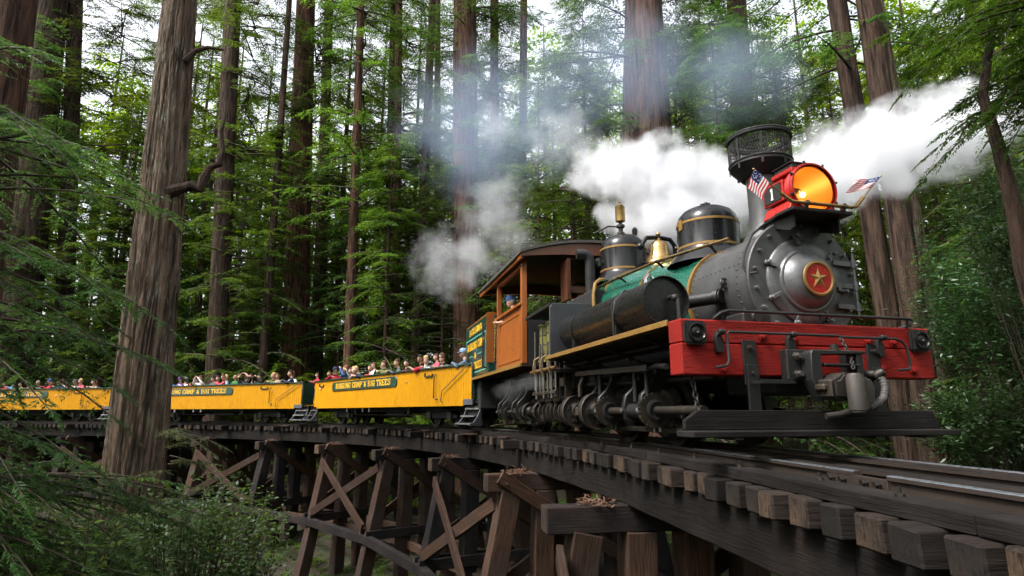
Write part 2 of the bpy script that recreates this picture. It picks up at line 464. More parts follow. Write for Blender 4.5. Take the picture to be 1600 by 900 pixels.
# ------------------------------------------------------------------ timber trestle
TR = empty("timber_trestle", trk(14, 0, -5))
tag(TR, "curved dark timber trestle bridge carrying the train through the redwoods", "bridge")
TRI = Matrix.Translation(-TR.location)
_tm = {}
def timber(name, p0, p1, w, h, mat, parent, up=(0,0,1), rag=.006, bev=.008, end=None, seed=None):
    """squared timber with its length along local X; slightly uneven"""
    p0, p1 = Vector(p0), Vector(p1)
    ax = (p1-p0); Ln = ax.length; ax.normalize()
    sd = Vector(up).cross(ax).normalized(); u = ax.cross(sd)
    rr = random.Random(seed if seed is not None else rnd.random())
    key = (round(Ln,1) if Ln > .5 else round(Ln,3), w, h, mat.name, rr.randrange(3))
    if key not in _tm:
        mb = MB(); ns = max(2, int(Ln/.5)+1)
        vs, fs = [], []
        for i in range(ns+1):
            x = -.5 + i/ns
            for (a, b) in ((-1,-1),(1,-1),(1,1),(-1,1)):
                vs.append((x*key[0], a*w/2 + rr.uniform(-rag,rag), b*h/2 + rr.uniform(-rag,rag)))
        for i in range(ns):
            for k in range(4):
                fs.append((i*4+k, i*4+(k+1)%4, (i+1)*4+(k+1)%4, (i+1)*4+k))
        mb.add(vs, fs, 0)
        mb.add(vs[:4], [(3,2,1,0)], 1); mb.add(vs[-4:], [(0,1,2,3)], 1)
        me = bpy.data.meshes.new(name); me.from_pydata(mb.v, [], mb.f)
        me.materials.append(mat); me.materials.append(end or M['tieend'])
        me.polygons.foreach_set("material_index", mb.m)
        bm = bmesh.new(); bm.from_mesh(me); bmesh.ops.remove_doubles(bm, verts=bm.verts, dist=1e-5)
        bmesh.ops.recalc_face_normals(bm, faces=bm.faces)
        es = [e for e in bm.edges if len(e.link_faces)==2 and e.calc_face_angle(0) > R(40)]
        if bev: bmesh.ops.bevel(bm, geom=es, offset=bev, segments=1, affect='EDGES', clamp_overlap=True)
        bm.to_mesh(me); bm.free()
        _tm[key] = me
    o = link(name, _tm[key], parent)
    mw = Matrix((ax, sd, u)).transposed().to_4x4()
    mw = mw @ Matrix.Diagonal((Ln/key[0], 1, 1, 1))
    mw.translation = (p0+p1)/2
    o.matrix_basis = TRI @ mw
    return o

TIE_TOP, TIE_H, TIE_W = -.144, .178, .205
S_END = 52.0
tie_s = []
s = -1.35
ti = 0
while s < S_END:
    d = random.Random(ti*7+1)
    z = TIE_TOP - TIE_H/2 + d.uniform(-.004,.004)
    o0, o1 = -1.02 + d.uniform(-.05,.06), 1.02 + d.uniform(-.05,.05)
    if ti % 11 == 6 and s > 9: o0 -= .30          # now and then a long tie for the walkway
    tw = d.uniform(-.02,.02)
    timber("tie", trk(s+tw, o0, z), trk(s-tw, o1, z), TIE_W*d.uniform(.92,1.05), TIE_H, M['tie'], TR, rag=.009, bev=.012, seed=ti % 5 + 10*round(d.random()*2))
    tie_s.append(s)
    s += .308 + d.uniform(-.02,.02); ti += 1
# guard timbers on both sides, in lengths with butt joints
for off, sgn in ((-.80, -1), (.80, 1)):
    s = -1.6
    while s < S_END:
        e = min(s+2.15, S_END)
        timber("guard_timber", trk(s+.004, off, -.0985), trk(e-.004, off, -.0985), .20, .090, M['guardw'], TR, rag=.004, bev=.007, end=M['guardw'])
        s = e
# loose planks lying on the tie ends
for i, (s, ln, off) in enumerate([(11.0,.5,-1.08),(13.2,.75,-1.12),(16.6,.55,-1.05),(17.9,.4,-1.05),(20.6,.6,-1.05),(23.5,.5,-1.08),(26.8,.6,-1.05)]):
    timber("loose_plank", trk(s, off, -.118), trk(s+ln, off-.02, -.118), .13, .036, M['brace'], TR, rag=.004, bev=.004, seed=i)
# stringers: deep timbers under the ties, segment by segment between the bents
BENTS = [1.45, 5.75, 9.95, 14.5, 18.95, 23.3, 27.7, 32.1, 36.5, 40.9, 45.3, 49.7]
STR_T, STR_B = -.325, -.715
for off in (-.76, -.50, .50, .76):
    for a, b in zip([-2.6]+BENTS, BENTS+[S_END+2]):
        timber("stringer", trk(a+.006, off, (STR_T+STR_B)/2), trk(b-.006, off, (STR_T+STR_B)/2), .24, STR_T-STR_B, M['beam'], TR, rag=.006, bev=.01, end=M['beam'])
# bents
SASH_Z = -3.15
def bent(s, i):
    b = empty("bent", (0,0,0), 0, TR); b.matrix_basis = TRI.copy()
    class _P: pass
    def T(name, p0, p1, w, h, mat, up=(0,0,1), **k):
        o = timber(name, p0, p1, w, h, mat, b, up, **k)
        # children of the bent: the bent sits at the trestle's inverse, so undo it here
        o.matrix_basis = Matrix.Translation(TR.location) @ o.matrix_basis
        return o
    d = random.Random(i+3)
    al = Vector((math.sin(head(s)), math.cos(head(s)), 0))
    zc = STR_B - .006
    T("cap", trk(s, -1.86+d.uniform(-.06,.06), zc-.155), trk(s, 1.86, zc-.155), .31, .31, M['girt'] if i % 3 != 2 else M['postw'], bev=.014, rag=.008)
    zt = zc - .312
    def base(off): 
        p = trk(s, off); return gz(p.x, p.y) - .25
    for off, spread in ((-1.38,-1.0),(-.72,-.15),(0.0,0.0),(.72,.15),(1.38,1.0)):
        zb = base(off+spread); f = (zt-zb)
        bot = trk(s, off + spread*f/5.0, zb)
        T("post", trk(s, off, zt), bot, .37, .37, M['postw'] if (i+int(off>0)) % 3 else M['girt'], up=al, bev=.014, rag=.01)
    # sway braces crossing on the two faces of the bent
    zlow = max(SASH_Z+.25, base(0)+.5)
    so = (zt - zlow)/5.0
    for k, (o0, o1) in enumerate(((-1.62, 1.45+so), (1.62, -1.45-so))):
        if k == 0 and i < 2: continue
        sh = (.31/2+.052)*(1 if k else -1)
        T("sway_brace", trk(s+sh, o0, zc-.04), trk(s+sh, o1, zlow), .085, .24, M['brace'], up=al.cross(trk(s,o1,zlow)-trk(s,o0,zc)), bev=.008, rag=.004)
        T("bolt", trk(s+sh*1.26, o0*.93, zc-.155), trk(s+sh*1.36, o0*.93, zc-.155), .06, .06, M['grime'], rag=0, bev=.008)
    # lower sash cap tying the posts together
    if base(0) < SASH_Z-.4:
        for sh in (-.215, .215):
            T("sash", trk(s+sh, -2.1, SASH_Z), trk(s+sh, 2.1, SASH_Z), .11, .26, M['girt'], bev=.008)
    # drifts of needles on the cap end
    return b
bent_objs = [bent(s, i) for i, s in enumerate(BENTS)]
# longitudinal bracing between the near (inner-curve) batter posts and the far ones
for i in range(len(BENTS)-1):
    a, c = BENTS[i], BENTS[i+1]
    for side in (-1, 1):
        top, low = -1.25, SASH_Z + .18
        ot, ol = side*(1.38+(-1.03-top)/5+.20), side*(1.38+(-1.03-low)/5+.20)
        pa, pb = trk(a+.1, ot, top), trk(c-.1, ol, low)
        pc, pd = trk(c-.1, ot+side*.11, top), trk(a+.1, ol+side*.11, low)
        if i % 2 == 0:
            timber("diagonal_brace", pa, pb, .085, .25, M['brace'], TR, up=(0,0,1), rag=.006)
            timber("diagonal_brace", pc, pd, .085, .25, M['brace'], TR, up=(0,0,1), rag=.006)

        timber("girt", trk(a-.12, ol+side*.04, SASH_Z-.12), trk(c+.12-.25, ol+side*.04, SASH_Z-.12), .2, .24, M['girt'], TR, rag=.005)
    timber("girt", trk(a, .65, SASH_Z-.4), trk(c-.01, .65, SASH_Z-.4), .15, .22, M['postw'], TR, rag=.005)
    timber("girt", trk(a, -.65, SASH_Z-.4), trk(c-.01, -.65, SASH_Z-.4), .15, .22, M['postw'], TR, rag=.005)
# bolts standing on the guard timber
bmb = MB().cyl((0,0,0),(0,0,.05),.011,n=8).lathe((0,0,.0),(0,0,1),[(.026,0),(.026,.018)],n=6)
bme = bmb.mesh("guard_bolt", M['grime'])
for k in range(34):
    s = -.9 + k*.93 + (k%3)*.07
    p = trk(s, -.80 + (.03 if k%2 else -.02), -.0545)
    link("bolt", bme, TR, p - TR.location)
# needle litter caught on the cap ends
def litter(s, off, z, seed):
    r = np.random.RandomState(seed); n = 260
    c = trk(s, off, z)
    P = np.array(c)[None] + np.stack([r.normal(0,.11,n), r.normal(0,.11,n), np.abs(r.normal(0,.03,n))],1)
    a = r.uniform(0,6.28,n); D = np.stack([np.cos(a), np.sin(a), r.normal(0,.25,n)],1)*r.uniform(.04,.11,n)[:,None]
    W = np.stack([-np.sin(a), np.cos(a), 0*a],1)*.006
    V = np.stack([P-W, P+W, P+D+W, P+D-W],1).reshape(-1,3)
    F = np.arange(4*n).reshape(-1,4)
    o = link("needle_drift", fast_mesh("needle_drift", V, F, M['litter']), TR, -TR.location)
    o["kind"] = "stuff"
for k, s in enumerate(BENTS[1:9]):
    litter(s, -1.25, STR_B+.0, k)

# ------------------------------------------------------------------ rails
TK = empty("railway_track", trk(10, 0, -.144))
tag(TK, "curved pair of rusty steel rails with bright heads on the timber deck", "railway track")
RAILP = [(-.055,-.138),(.055,-.138),(.055,-.126),(.012,-.112),(.009,-.04),(.032,-.028),(.032,-.006),(.024,0),(-.024,0),(-.032,-.006),(-.032,-.028),(-.009,-.04),(-.012,-.112),(-.055,-.126)]
def rail(off, s0, s1, dz=0, prof=RAILP, name="rail", mats=None, top=(6,7,8)):
    ss = np.arange(s0, s1+.01, .4)
    vs, fs, mi = [], [], []
    n = len(prof)
    for s in ss:
        for (a, z) in prof: vs.append(trk(float(s), off+a, z+dz))
    for i in range(len(ss)-1):
        for k in range(n):
            fs.append((i*n+k, i*n+(k+1)%n, (i+1)*n+(k+1)%n, (i+1)*n+k)); mi.append(1 if k in top else 0)
    fs += [tuple(range(n)), tuple(reversed(range((len(ss)-1)*n, len(ss)*n)))]; mi += [0,0]
    mb = MB(); mb.v = [tuple(v - TK.location) for v in vs]; mb.f = fs; mb.m = mi
    return mb.build(name, mats or [M['rail'], M['railtop']], TK, angle=25)
rail(-.489, -2.0, 1.9); rail(-.489, 1.91, 9.1); rail(-.489, 9.11, 50)
rail(.489, -2.0, 4.4); rail(.489, 4.41, 50)
for off in (-.30, .30):
    rail(off, -2.0, 50, -.006, name="guard_rail", mats=[M['rail'], M['guardw']])
# planks between the guard rails
for k in range(14):
    a = -1.9 + k*2.6
    ml = MB().bar(trk(a,-.0,-.09)-TK.location, trk(a+2.56,-.0,-.09)-TK.location, .40, .075)
    ml.build("walk_plank", M['guardw'], TK, bevel=.006)
# fishplate bolts at the rail joint
jb = MB().cyl((0,0,0),(-.05,0,0),.012,n=8).lathe((-.03,0,0),(-1,0,0),[(.024,0),(.024,.02)],n=6).mesh("joint_bolt", M['grime'])
for d in (-.24,-.12,.10,.22):
    s = 1.9+d
    link("joint_bolt", jb, TK, trk(s,-.489-.028,-.06)-TK.location, (0,0,-head(s)))
jp = MB().bar(trk(1.6,-.489-.022,-.06)-TK.location, trk(2.2,-.489-.022,-.06)-TK.location, .014, .07)
jp.build("joint_bar", M['rail'], TK, bevel=.003)
# ------------------------------------------------------------------ slab-serif lettering
GLY = {
 'A': [((.02,0),(.34,1)),((.66,1),(.98,0)),((.2,.33),(.8,.33)),((.0,.06),(.34,.06)),((.66,.06),(1,.06)),((.3,.95),(.7,.95))],
 'B': [((.2,0),(.2,1)),((.02,.94),(.68,.94)),((.02,.06),(.7,.06)),((.2,.53),(.7,.53)),((.8,.9),(.8,.6)),((.84,.46),(.84,.12))],
 'C': [((.15,.18),(.15,.82)),((.22,.93),(.78,.93)),((.22,.07),(.78,.07)),((.86,.62),(.86,.98)),((.86,.1),(.86,.32))],
 'D': [((.2,0),(.2,1)),((.02,.94),(.66,.94)),((.02,.06),(.66,.06)),((.84,.18),(.84,.82))],
 'E': [((.2,0),(.2,1)),((.02,.94),(.9,.94)),((.02,.06),(.9,.06)),((.2,.5),(.6,.5)),((.88,.7),(.88,1)),((.88,0),(.88,.3))],
 'G': [((.15,.18),(.15,.82)),((.22,.93),(.78,.93)),((.22,.07),(.8,.07)),((.86,.64),(.86,.98)),((.82,.0),(.82,.44)),((.55,.44),(1,.44))],
 'I': [((.5,0),(.5,1)),((.2,.94),(.8,.94)),((.2,.06),(.8,.06))],
 'M': [((.14,0),(.14,1)),((.86,0),(.86,1)),((.16,.95),(.5,.25)),((.5,.25),(.84,.95)),((-.04,.06),(.32,.06)),((.68,.06),(1.04,.06))],
 'N': [((.16,0),(.16,1)),((.84,0),(.84,1)),((.14,.95),(.86,.08)),((-.02,.06),(.34,.06)),((.66,.94),(1.02,.94))],
 'O': [((.15,.18),(.15,.82)),((.85,.18),(.85,.82)),((.22,.93),(.78,.93)),((.22,.07),(.78,.07))],
 'P': [((.2,0),(.2,1)),((.02,.94),(.7,.94)),((.02,.06),(.42,.06)),((.2,.46),(.7,.46)),((.83,.87),(.83,.53))],
 'R': [((.2,0),(.2,1)),((.02,.94),(.7,.94)),((.02,.06),(.4,.06)),((.2,.5),(.7,.5)),((.83,.88),(.83,.57)),((.55,.48),(.86,.06)),((.66,.06),(1,.06))],
 'S': [((.16,.6),(.16,.84)),((.22,.93),(.8,.93)),((.2,.52),(.78,.48)),((.84,.16),(.84,.42)),((.2,.07),(.78,.07)),((.86,.7),(.86,.98)),((.14,.02),(.14,.3))],
 'T': [((.5,0),(.5,1)),((.04,.94),(.96,.94)),((.28,.06),(.72,.06)),((.06,.7),(.06,1)),((.94,.7),(.94,1))],
 'X': [((.1,.0),(.9,1)),((.1,1),(.9,0)),((-.02,.06),(.3,.06)),((.7,.06),(1.02,.06)),((-.02,.94),(.3,.94)),((.7,.94),(1.02,.94))],
 '&': [((.3,.6),(.3,.88)),((.36,.94),(.62,.94)),((.68,.7),(.68,.88)),((.3,.62),(.9,.04)),((.18,.12),(.18,.4)),((.26,.06),(.7,.06)),((.24,.44),(.66,.62)),((.74,.1),(.92,.44))],
 '1': [((.5,0),(.5,1)),((.22,.06),(.78,.06)),((.28,.82),(.5,.96))],
}
def lettering(mb, text, o, u, v, nrm, h, w=None, thick=.19, depth=.006, gap=.16, sw=.9):
    """stroke letters starting at o, along u, upright v, standing off along nrm"""
    o, u, v, nrm = Vector(o), Vector(u).normalized(), Vector(v).normalized(), Vector(nrm).normalized()
    adv = []
    for ch in text: adv.append((.5 if ch == ' ' else .6 if ch in 'I1' else .95 if ch != 'M' else 1.15))
    tot = sum(a+gap for a in adv) - gap
    k = (w / tot) if w else h*sw
    x = 0.0; c = 0
    for ch, a in zip(text, adv):
        if ch != ' ':
            for (p, q) in GLY[ch]:
                c += 1
                P = o + u*((x + p[0]*a)*k) + v*(p[1]*h); Q = o + u*((x + q[0]*a)*k) + v*(q[1]*h)
                d = (Q-P); Ln = d.length; d.normalize()
                vert = abs(d.dot(v)) > .5
                t = (thick*1.05*k if vert else thick*.62*h)/2
                s_ = d.cross(nrm).normalized()*t
                e = d*(t*.0)
                dz = nrm*(depth + .0004*(c % 9))
                mb.add([P-s_-e, P+s_-e, Q+s_+e, Q-s_+e, P-s_-e+dz, P+s_-e+dz, Q+s_+e+dz, Q-s_+e+dz],
                       [(4,5,6,7),(0,1,5,4),(1,2,6,5),(2,3,7,6),(3,0,4,7)])
        x += a+gap
    return k*tot

# ------------------------------------------------------------------ the locomotive: x = across, y = back from the buffer beam, z up from the rail
LO = empty("steam_locomotive", (2.837, 5.624, 0.0), R(14.257))
tag(LO, "black geared steam locomotive with red bumper beam, glowing headlamp and gold star emblem", "locomotive")
def LB(mb, name, mats, parent=LO, **k): return mb.build(name, mats, parent, **k)
XB, ZB = .28, 1.71         # boiler centre line, set off to one side

def rivet_ring(mb, o, ax, rad, n, r=.013, h=.014, a0=0, arc=2*math.pi, k=6):
    u, v, w = _basis(ax); o = Vector(o)
    for i in range(n):
        a = a0 + arc*i/n
        p = o + (u*math.cos(a)+v*math.sin(a))*rad
        mb.lathe(p, w, [(r,0),(r*.8,h*.7),(r*.3,h)], n=k)
def bolt(mb, p, ax, r=.02, h=.03):
    ax = Vector(ax).normalized()
    mb.lathe(p, ax, [(r*1.5,0),(r*1.5,h*.25),(r,h*.25),(r,h)], n=6)

# --- bumper beam: two red timbers with bolts and washers
W2 = 1.386
lo = LB(MB().box(-W2, W2, 0, .22, .70, .985), "bumper_beam", M['red'], bevel=.012)
up_ = LB(MB().box(-W2+.004, W2-.004, .003, .225, .988, 1.2), "bumper_beam", M['red'], bevel=.012)
for (x, z) in ((-.55,1.06),(-.22,1.04),(.62,1.05),(.92,1.05),(-.98,.76),(1.12,.78),(-.35,.8),(.75,.8)):
    mb = MB(); mb.lathe((x,-.0,z),(0,-1,0),[(.045,0),(.045,.008),(.03,.012),(.03,.035),(.02,.04)],n=12)
    LB(mb, "beam_bolt", M['red'], lo)
# running lamps: squared housings with round lenses at both ends of the beam
for x in (-1.265, 1.20):
    h = LB(MB().box(x-.105, x+.105, -.07, -.002, .965, 1.175), "running_lamp", M['steel'], bevel=.02, segs=2)
    mb = MB().lathe((x,-.068,1.07),(0,-1,0),[(.088,-.005),(.088,.014),(.076,.018),(.068,.006),(.05,.002),(.036,.012),(.016,.016)],n=28)
    LB(mb, "lens", M['gloss'], h)
    LB(MB().lathe((x,-.082,1.07),(0,-1,0),[(.010,0),(.010,.008)],n=10), "lens_stud", M['bright'], h)
# --- uncoupling lever across the beam
mb = MB().tube([(-1.12,-.10,.76),(-1.01,-.10,.78),(-.98,-.10,.82),(-.98,-.09,1.05),(-.96,-.09,1.08),(.20,-.09,1.08),(.22,-.1,1.07)],.013)
lv = LB(mb, "uncoupling_lever", M['steel'])
mb = MB().tube([(.24,-.09,1.07),(.86,-.09,1.07),(.93,-.09,1.05),(.97,-.1,1.0),(.99,-.1,.81),(.96,-.11,.78),(.82,-.12,.77)],.013)
LB(mb, "uncoupling_lever", M['steel'])
for x in (-1.03, -.28, .72):
    mb = MB().prism([(-.03,-.03),(.04,-.03),(.045,.08),(-.01,.17),(-.04,.1)],(x,-.001,.93),(1,0,0),(0,0,1),(0,-.05,0)).cyl((x-.03,-.09,1.08),(x+.03,-.09,1.08),.024)
    mb.box(x-.018,x+.018,-.1,-.001,1.05,1.075)
    LB(mb, "lever_bracket", M['steel'], lv, bevel=.004)
# --- handrail along the top of the beam
mb = MB().tube([(-1.02,.05,1.2),(-1.02,.02,1.22),(-.98,-.02,1.26),(-.90,-.02,1.285),(1.14,-.02,1.285),(1.17,-.02,1.27),(1.15,.0,1.22),(1.08,.06,1.2)],.016)
hb = LB(mb, "beam_handrail", M['steel'])
for x in (-.95, .1, 1.12):
    LB(MB().cyl((x,.0,1.2),(x,-.015,1.285),.013), "rail_post", M['steel'], hb)
# --- hangers and foot board
for x in (-.71, .65):
    mb = MB().box(x-.07,x+.07,-.024,-.002,.62,1.02).box(x-.06,x+.06,-.05,-.022,.28,.80)
    hg = LB(mb, "step_hanger", M['steel'], bevel=.004)
    for z in (.72,.95): 
        b2 = MB(); bolt(b2,(x,-.024,z),(0,-1,0),.022,.05); LB(b2,"hanger_bolt",M['grime'],hg)
st = LB(MB().box(-1.52, 1.19, -.35, -.07, .175, .228), "foot_board", M['stepw'], bevel=.008)
mb = MB().prism([(-1.46,0),(1.22,0),(1.16,.165),(-1.33,.165),(-1.46,.08)],(0,-.12,.23),(1,0,0),(0,0,1),(0,.05,0))
LB(mb, "toe_board", M['stepw'], bevel=.006)
for x in (-1.1,-.4,.3,.85):
    LB(MB().box(x-.04,x+.04,-.33,-.09,.155,.174), "board_strap", M['steel'], st)
mb = MB().box(-.74,-.40,-.20,-.17,.625,.65)
for i in range(8): mb.box(-.735+i*.042,-.715+i*.042,-.202,-.168,.65,.66)
mb.box(-.74,-.715,-.18,-.02,.625,.65)
LB(mb, "beam_step", M['steel'])
def chain(name, pts, r=.018, w=.0065, mat=None, parent=LO):
    mb = MB(); pts = [Vector(p) for p in pts]
    for i in range(len(pts)-1):
        Ln = (pts[i+1]-pts[i]).length; n = max(1, int(Ln/(r*1.75)))
        for k in range(n):
            p = pts[i].lerp(pts[i+1], (k+.5)/n); ax = (pts[i+1]-pts[i]).normalized()
            sd = _basis(ax)[0 if k % 2 else 1]
            u, v, _w = _basis(sd)
            # oval link lying along the chain
            vs, fs = [], []
            nn, mm = 12, 6
            for a in range(nn):
                t = 2*math.pi*a/nn
                c = p + ax*math.cos(t)*r*1.35 + sd.cross(ax)*math.sin(t)*r*.8
                rad = (ax*math.cos(t)+sd.cross(ax)*math.sin(t)).normalized()
                for b_ in range(mm):
                    q = 2*math.pi*b_/mm
                    vs.append(c + rad*w*math.cos(q) + sd*w*math.sin(q))
            for a in range(nn):
                for b_ in range(mm):
                    fs.append((a*mm+b_, ((a+1)%nn)*mm+b_, ((a+1)%nn)*mm+(b_+1)%mm, a*mm+(b_+1)%mm))
            mb.add(vs, fs)
    o = mb.build(name, mat or M['grime'], parent); o["kind"]="stuff"; return o
chain("lever_chain", [(.22,-.1,1.06),(.21,-.2,.88),(.15,-.28,.76)], .016)
chain("safety_chain", [(-1.24,.1,.70),(-1.24,.05,.5),(-1.25,.0,.30)], .024, .008)
# --- drawbar casting and coupler
cp = LB(MB().box(-.39,-.16,-.10,-.002,.66,.94), "coupler_pocket", M['steel'], bevel=.01)
LB(MB().box(.26,.43,-.10,-.002,.66,.93), "coupler_pocket", M['steel'], bevel=.01)
mb = MB().prism([(-.21,.93),(.36,.93),(.36,.90),(-.13,.885),(-.13,.53),(-.15,.47),(-.25,.66),(-.24,.90)],(0,-.10,0),(1,0,0),(0,0,1),(0,-.13,0))
mb.box(-.10,.30,-.225,-.10,.785,.81).box(-.10,.28,-.225,-.10,.65,.68).box(-.10,.26,-.22,-.10,.52,.56).box(.26,.33,-.22,-.1,.52,.90)
LB(mb, "coupler_frame", M['steel'], cp, bevel=.008)
for (x,z) in ((-.29,.88),(-.29,.72),(.37,.85),(.39,.71)):
    b2=MB(); bolt(b2,(x,-.1,z),(0,-1,0),.026,.06); LB(b2,"pocket_bolt",M['rodiron'],cp)
CI = paint("worn_coupler_iron",(.034,.028,.024),.6,.1,var=.6,dirt=(.05,.026,.013),dirt_amt=.65,bump=.25)
mb = MB().prism([(-.18,-.10),(.06,-.13),(.13,-.08),(.13,.06),(.08,.11),(-.06,.12),(-.12,.06),(-.18,.05)],(0,-.40,.60),(1,0,0),(0,0,1),(0,.26,0))
LB(mb, "coupler_head", M['grime'], cp, bevel=.02, segs=2)
mb = MB().lathe((-.02,-.46,.37),(0,0,1),[(.055,0),(.07,.015),(.072,.31),(.055,.335)],n=18).box(-.02,.07,-.50,-.38,.40,.66)
LB(mb, "coupler_knuckle", CI, cp, bevel=.012, segs=2)
LB(MB().prism([(.08,.43),(.20,.45),(.22,.60),(.17,.68),(.08,.67)],(0,-.44,0),(1,0,0),(0,0,1),(0,.16,0)), "coupler_guard_arm", CI, cp, bevel=.02, segs=2)
LB(MB().box(-.20,-.10,-.38,-.22,.50,.66).box(-.24,-.18,-.34,-.22,.56,.62), "knuckle_lock", M['grime'], cp, bevel=.015)
LB(MB().cyl((.06,-.18,.93),(.06,-.18,.985),.035).cyl((.06,-.18,.90),(.06,-.18,.935),.05), "coupler_pin", M['grime'], cp)
hp = [(.48,-.10,.66),(.46,-.18,.69),(.44,-.25,.70),(.45,-.29,.66),(.43,-.32,.58),(.37,-.35,.50),(.27,-.38,.45),(.15,-.40,.42),(.0,-.42,.40),(-.16,-.40,.36),(-.28,-.38,.345)]
ah = LB(MB().tube(hp[:3], .026, 10), "air_pipe", M['grime'])
mb = MB(); mb.tube(hp[2:8], .032, 12)
for k in range(2,7):
    for q in (0.,.33,.66):
        p = Vector(hp[k]).lerp(Vector(hp[k+1]), q); mb.torus(p, Vector(hp[k+1])-Vector(hp[k]), .032, .005, 12, 5)
LB(mb, "air_hose", M['rubber'], ah)
LB(MB().tube(hp[7:], .028, 10), "hose_end", M['grime'], ah)
mb = MB().cyl((.40,-.12,.73),(.47,-.27,.71),.04).lathe((.43,-.24,.70),(.3,-.5,.4),[(.042,0),(.046,.04),(.03,.08)],n=12)
LB(mb, "hose_valve", M['grime'], ah)
# --- smokebox
mb = MB().lathe((XB,.40,ZB),(0,1,0),[(.615,0),(.615,1.16)],n=64)
sb = LB(mb, "smokebox", M['graph'])
mb = MB()
for yy in (.47,.60,1.50): rivet_ring(mb,(XB,yy,ZB),(0,1,0),.613,1,0,0)
for yy in (.46,.62,1.50):
    for i in range(54):
        a = 2*math.pi*i/54; d=Vector((math.cos(a),0,math.sin(a)))
        mb.lathe(Vector((XB,yy,ZB))+d*.613, d, [(.013,0),(.011,.008),(.004,.012)], n=6)
for ang in (R(118),R(62),R(160)):
    for i in range(9):
        d=Vector((math.cos(ang),0,math.sin(ang)))
        mb.lathe(Vector((XB,.70+i*.085,ZB))+d*.613, d, [(.012,0),(.01,.008),(.004,.011)], n=6)
o = LB(mb, "rivets", M['graph'], sb); o["kind"]="stuff"
mb = MB().lathe((XB,.40,ZB),(0,-1,0),[(.60,-.03),(.655,-.03),(.66,-.01),(.66,.02),(.65,.03),(.50,.032),(.43,.032)],n=64)
fr = LB(mb, "front_ring", M['graph'], sb)
for i in range(18):
    a = 2*math.pi*(i+.5)/18
    b2 = MB(); bolt(b2,(XB+.585*math.cos(a),.369,ZB+.585*math.sin(a)),(0,-1,0),.017,.045); LB(b2,"ring_bolt",M['graph2'],fr)
mb = MB().lathe((XB-.0,.372,ZB-.01),(0,-1,0),[(.445,-.02),(.455,.012),(.44,.035),(.36,.045),(.335,.05),(.33,.075),(.315,.085),(.30,.08),(.285,.10),(.25,.15),(.20,.185),(.14,.20),(.02,.205)],n=64)
dr = LB(mb, "smokebox_door", M['graph2'], sb, angle=60)
for ang in (R(40),R(100),R(160),R(205),R(250),R(300),R(-12)):
    c,s_ = math.cos(ang), math.sin(ang)
    p = Vector((XB+.475*c,.368,ZB+.475*s_)); q = Vector((XB+.37*c,.325,ZB+.37*s_))
    mb = MB().bar(p+Vector((0,-.035,0)), q+Vector((0,-.02,0)), .04,.022,up=(0,1,0)); bolt(mb,p+Vector((0,-.03,0)),(0,-1,0),.022,.055)
    mb.cyl(p,p+Vector((0,-.05,0)),.016)
    LB(mb, "door_dog", M['graph2'], dr, bevel=.003)
for z in (ZB+.20, ZB-.04, ZB-.26):
    mb = MB().bar((XB+.62,.345,z),(XB+.34,.315,z),.028,.05,up=(0,0,1)).cyl((XB+.60,.325,z-.045),(XB+.60,.325,z+.045),.026)
    LB(mb, "door_hinge", M['graph2'], dr, bevel=.003)
LB(MB().cyl((XB+.60,.325,ZB-.38),(XB+.60,.325,ZB+.32),.014), "hinge_pin", M['graph2'], dr)
# star plate
yS = .166
mb = MB().lathe((XB-.005,yS,ZB-.02),(0,-1,0),[(.175,0),(.182,.012),(.178,.022),(.16,.026),(.15,.018),(.148,.008)],n=48)
sp = LB(mb, "emblem_ring", M['gold'])
LB(MB().lathe((XB-.005,yS-.002,ZB-.02),(0,-1,0),[(.149,-.01),(.149,.010)],n=40), "emblem_disc", M['redm'], sp)
mb = MB(); pts=[]
for i in range(10):
    a = math.pi/2 + math.pi*i/5; r_ = .115 if i%2==0 else .046
    pts.append((r_*math.cos(a), r_*math.sin(a)))
vs=[(XB-.005+x, yS-.014, ZB-.02+z) for x,z in pts]+[(XB-.005+x, yS-.006, ZB-.02+z) for x,z in pts]+[(XB-.005,yS-.034,ZB-.02)]
fs=[(i,(i+1)%10,20) for i in range(10)]+[(i,(i+1)%10,10+(i+1)%10,10+i) for i in range(10)]
mb.add(vs,fs); LB(mb,"emblem_star",M['gold'],sp,smooth=False)
# looped grab iron and pipe on the smokebox shoulder
def onsb(ang,y,r=.64): return (XB+r*math.cos(ang), y, ZB+r*math.sin(ang))
mb = MB().tube([onsb(R(97),.78,.70),onsb(R(104),.62,.70),onsb(R(114),.52,.70),onsb(R(135),.46,.70),onsb(R(158),.43,.69),onsb(R(170),.42,.68),onsb(R(176),.40,.64),onsb(R(176),.30,.60)],.013)
LB(mb,"smokebox_grab_iron",M['steel'])
# --- green boiler, tapering up to the firebox
prof=[]
mb = MB()
def boiler(mb, pr, n=64):
    vs, fs = [], []
    for (y, r, cz) in pr:
        for k in range(n):
            a = 2*math.pi*k/n; vs.append((XB+r*math.cos(a), y, cz+r*math.sin(a)))
    for i in range(len(pr)-1):
        for k in range(n): fs.append((i*n+k, i*n+(k+1)%n, (i+1)*n+(k+1)%n, (i+1)*n+k))
    fs += [tuple(range(n)), tuple(reversed(range((len(pr)-1)*n, len(pr)*n)))]
    mb.add(vs, fs)
def bro(y): return float(np.interp(y,[1.5,2.0,3.2,4.2,7],[.63,.66,.78,.82,.82]))
def bcz(y): return float(np.interp(y,[1.5,2.0,3.2,4.2,7],[1.71,1.73,1.83,1.86,1.86]))
boiler(mb,[(y,bro(y),bcz(y)) for y in (1.56,1.8,2.1,2.5,3.0,3.4,3.8,4.2,4.8,5.4)])
bo = LB(mb,"boiler",M['green'],angle=50)
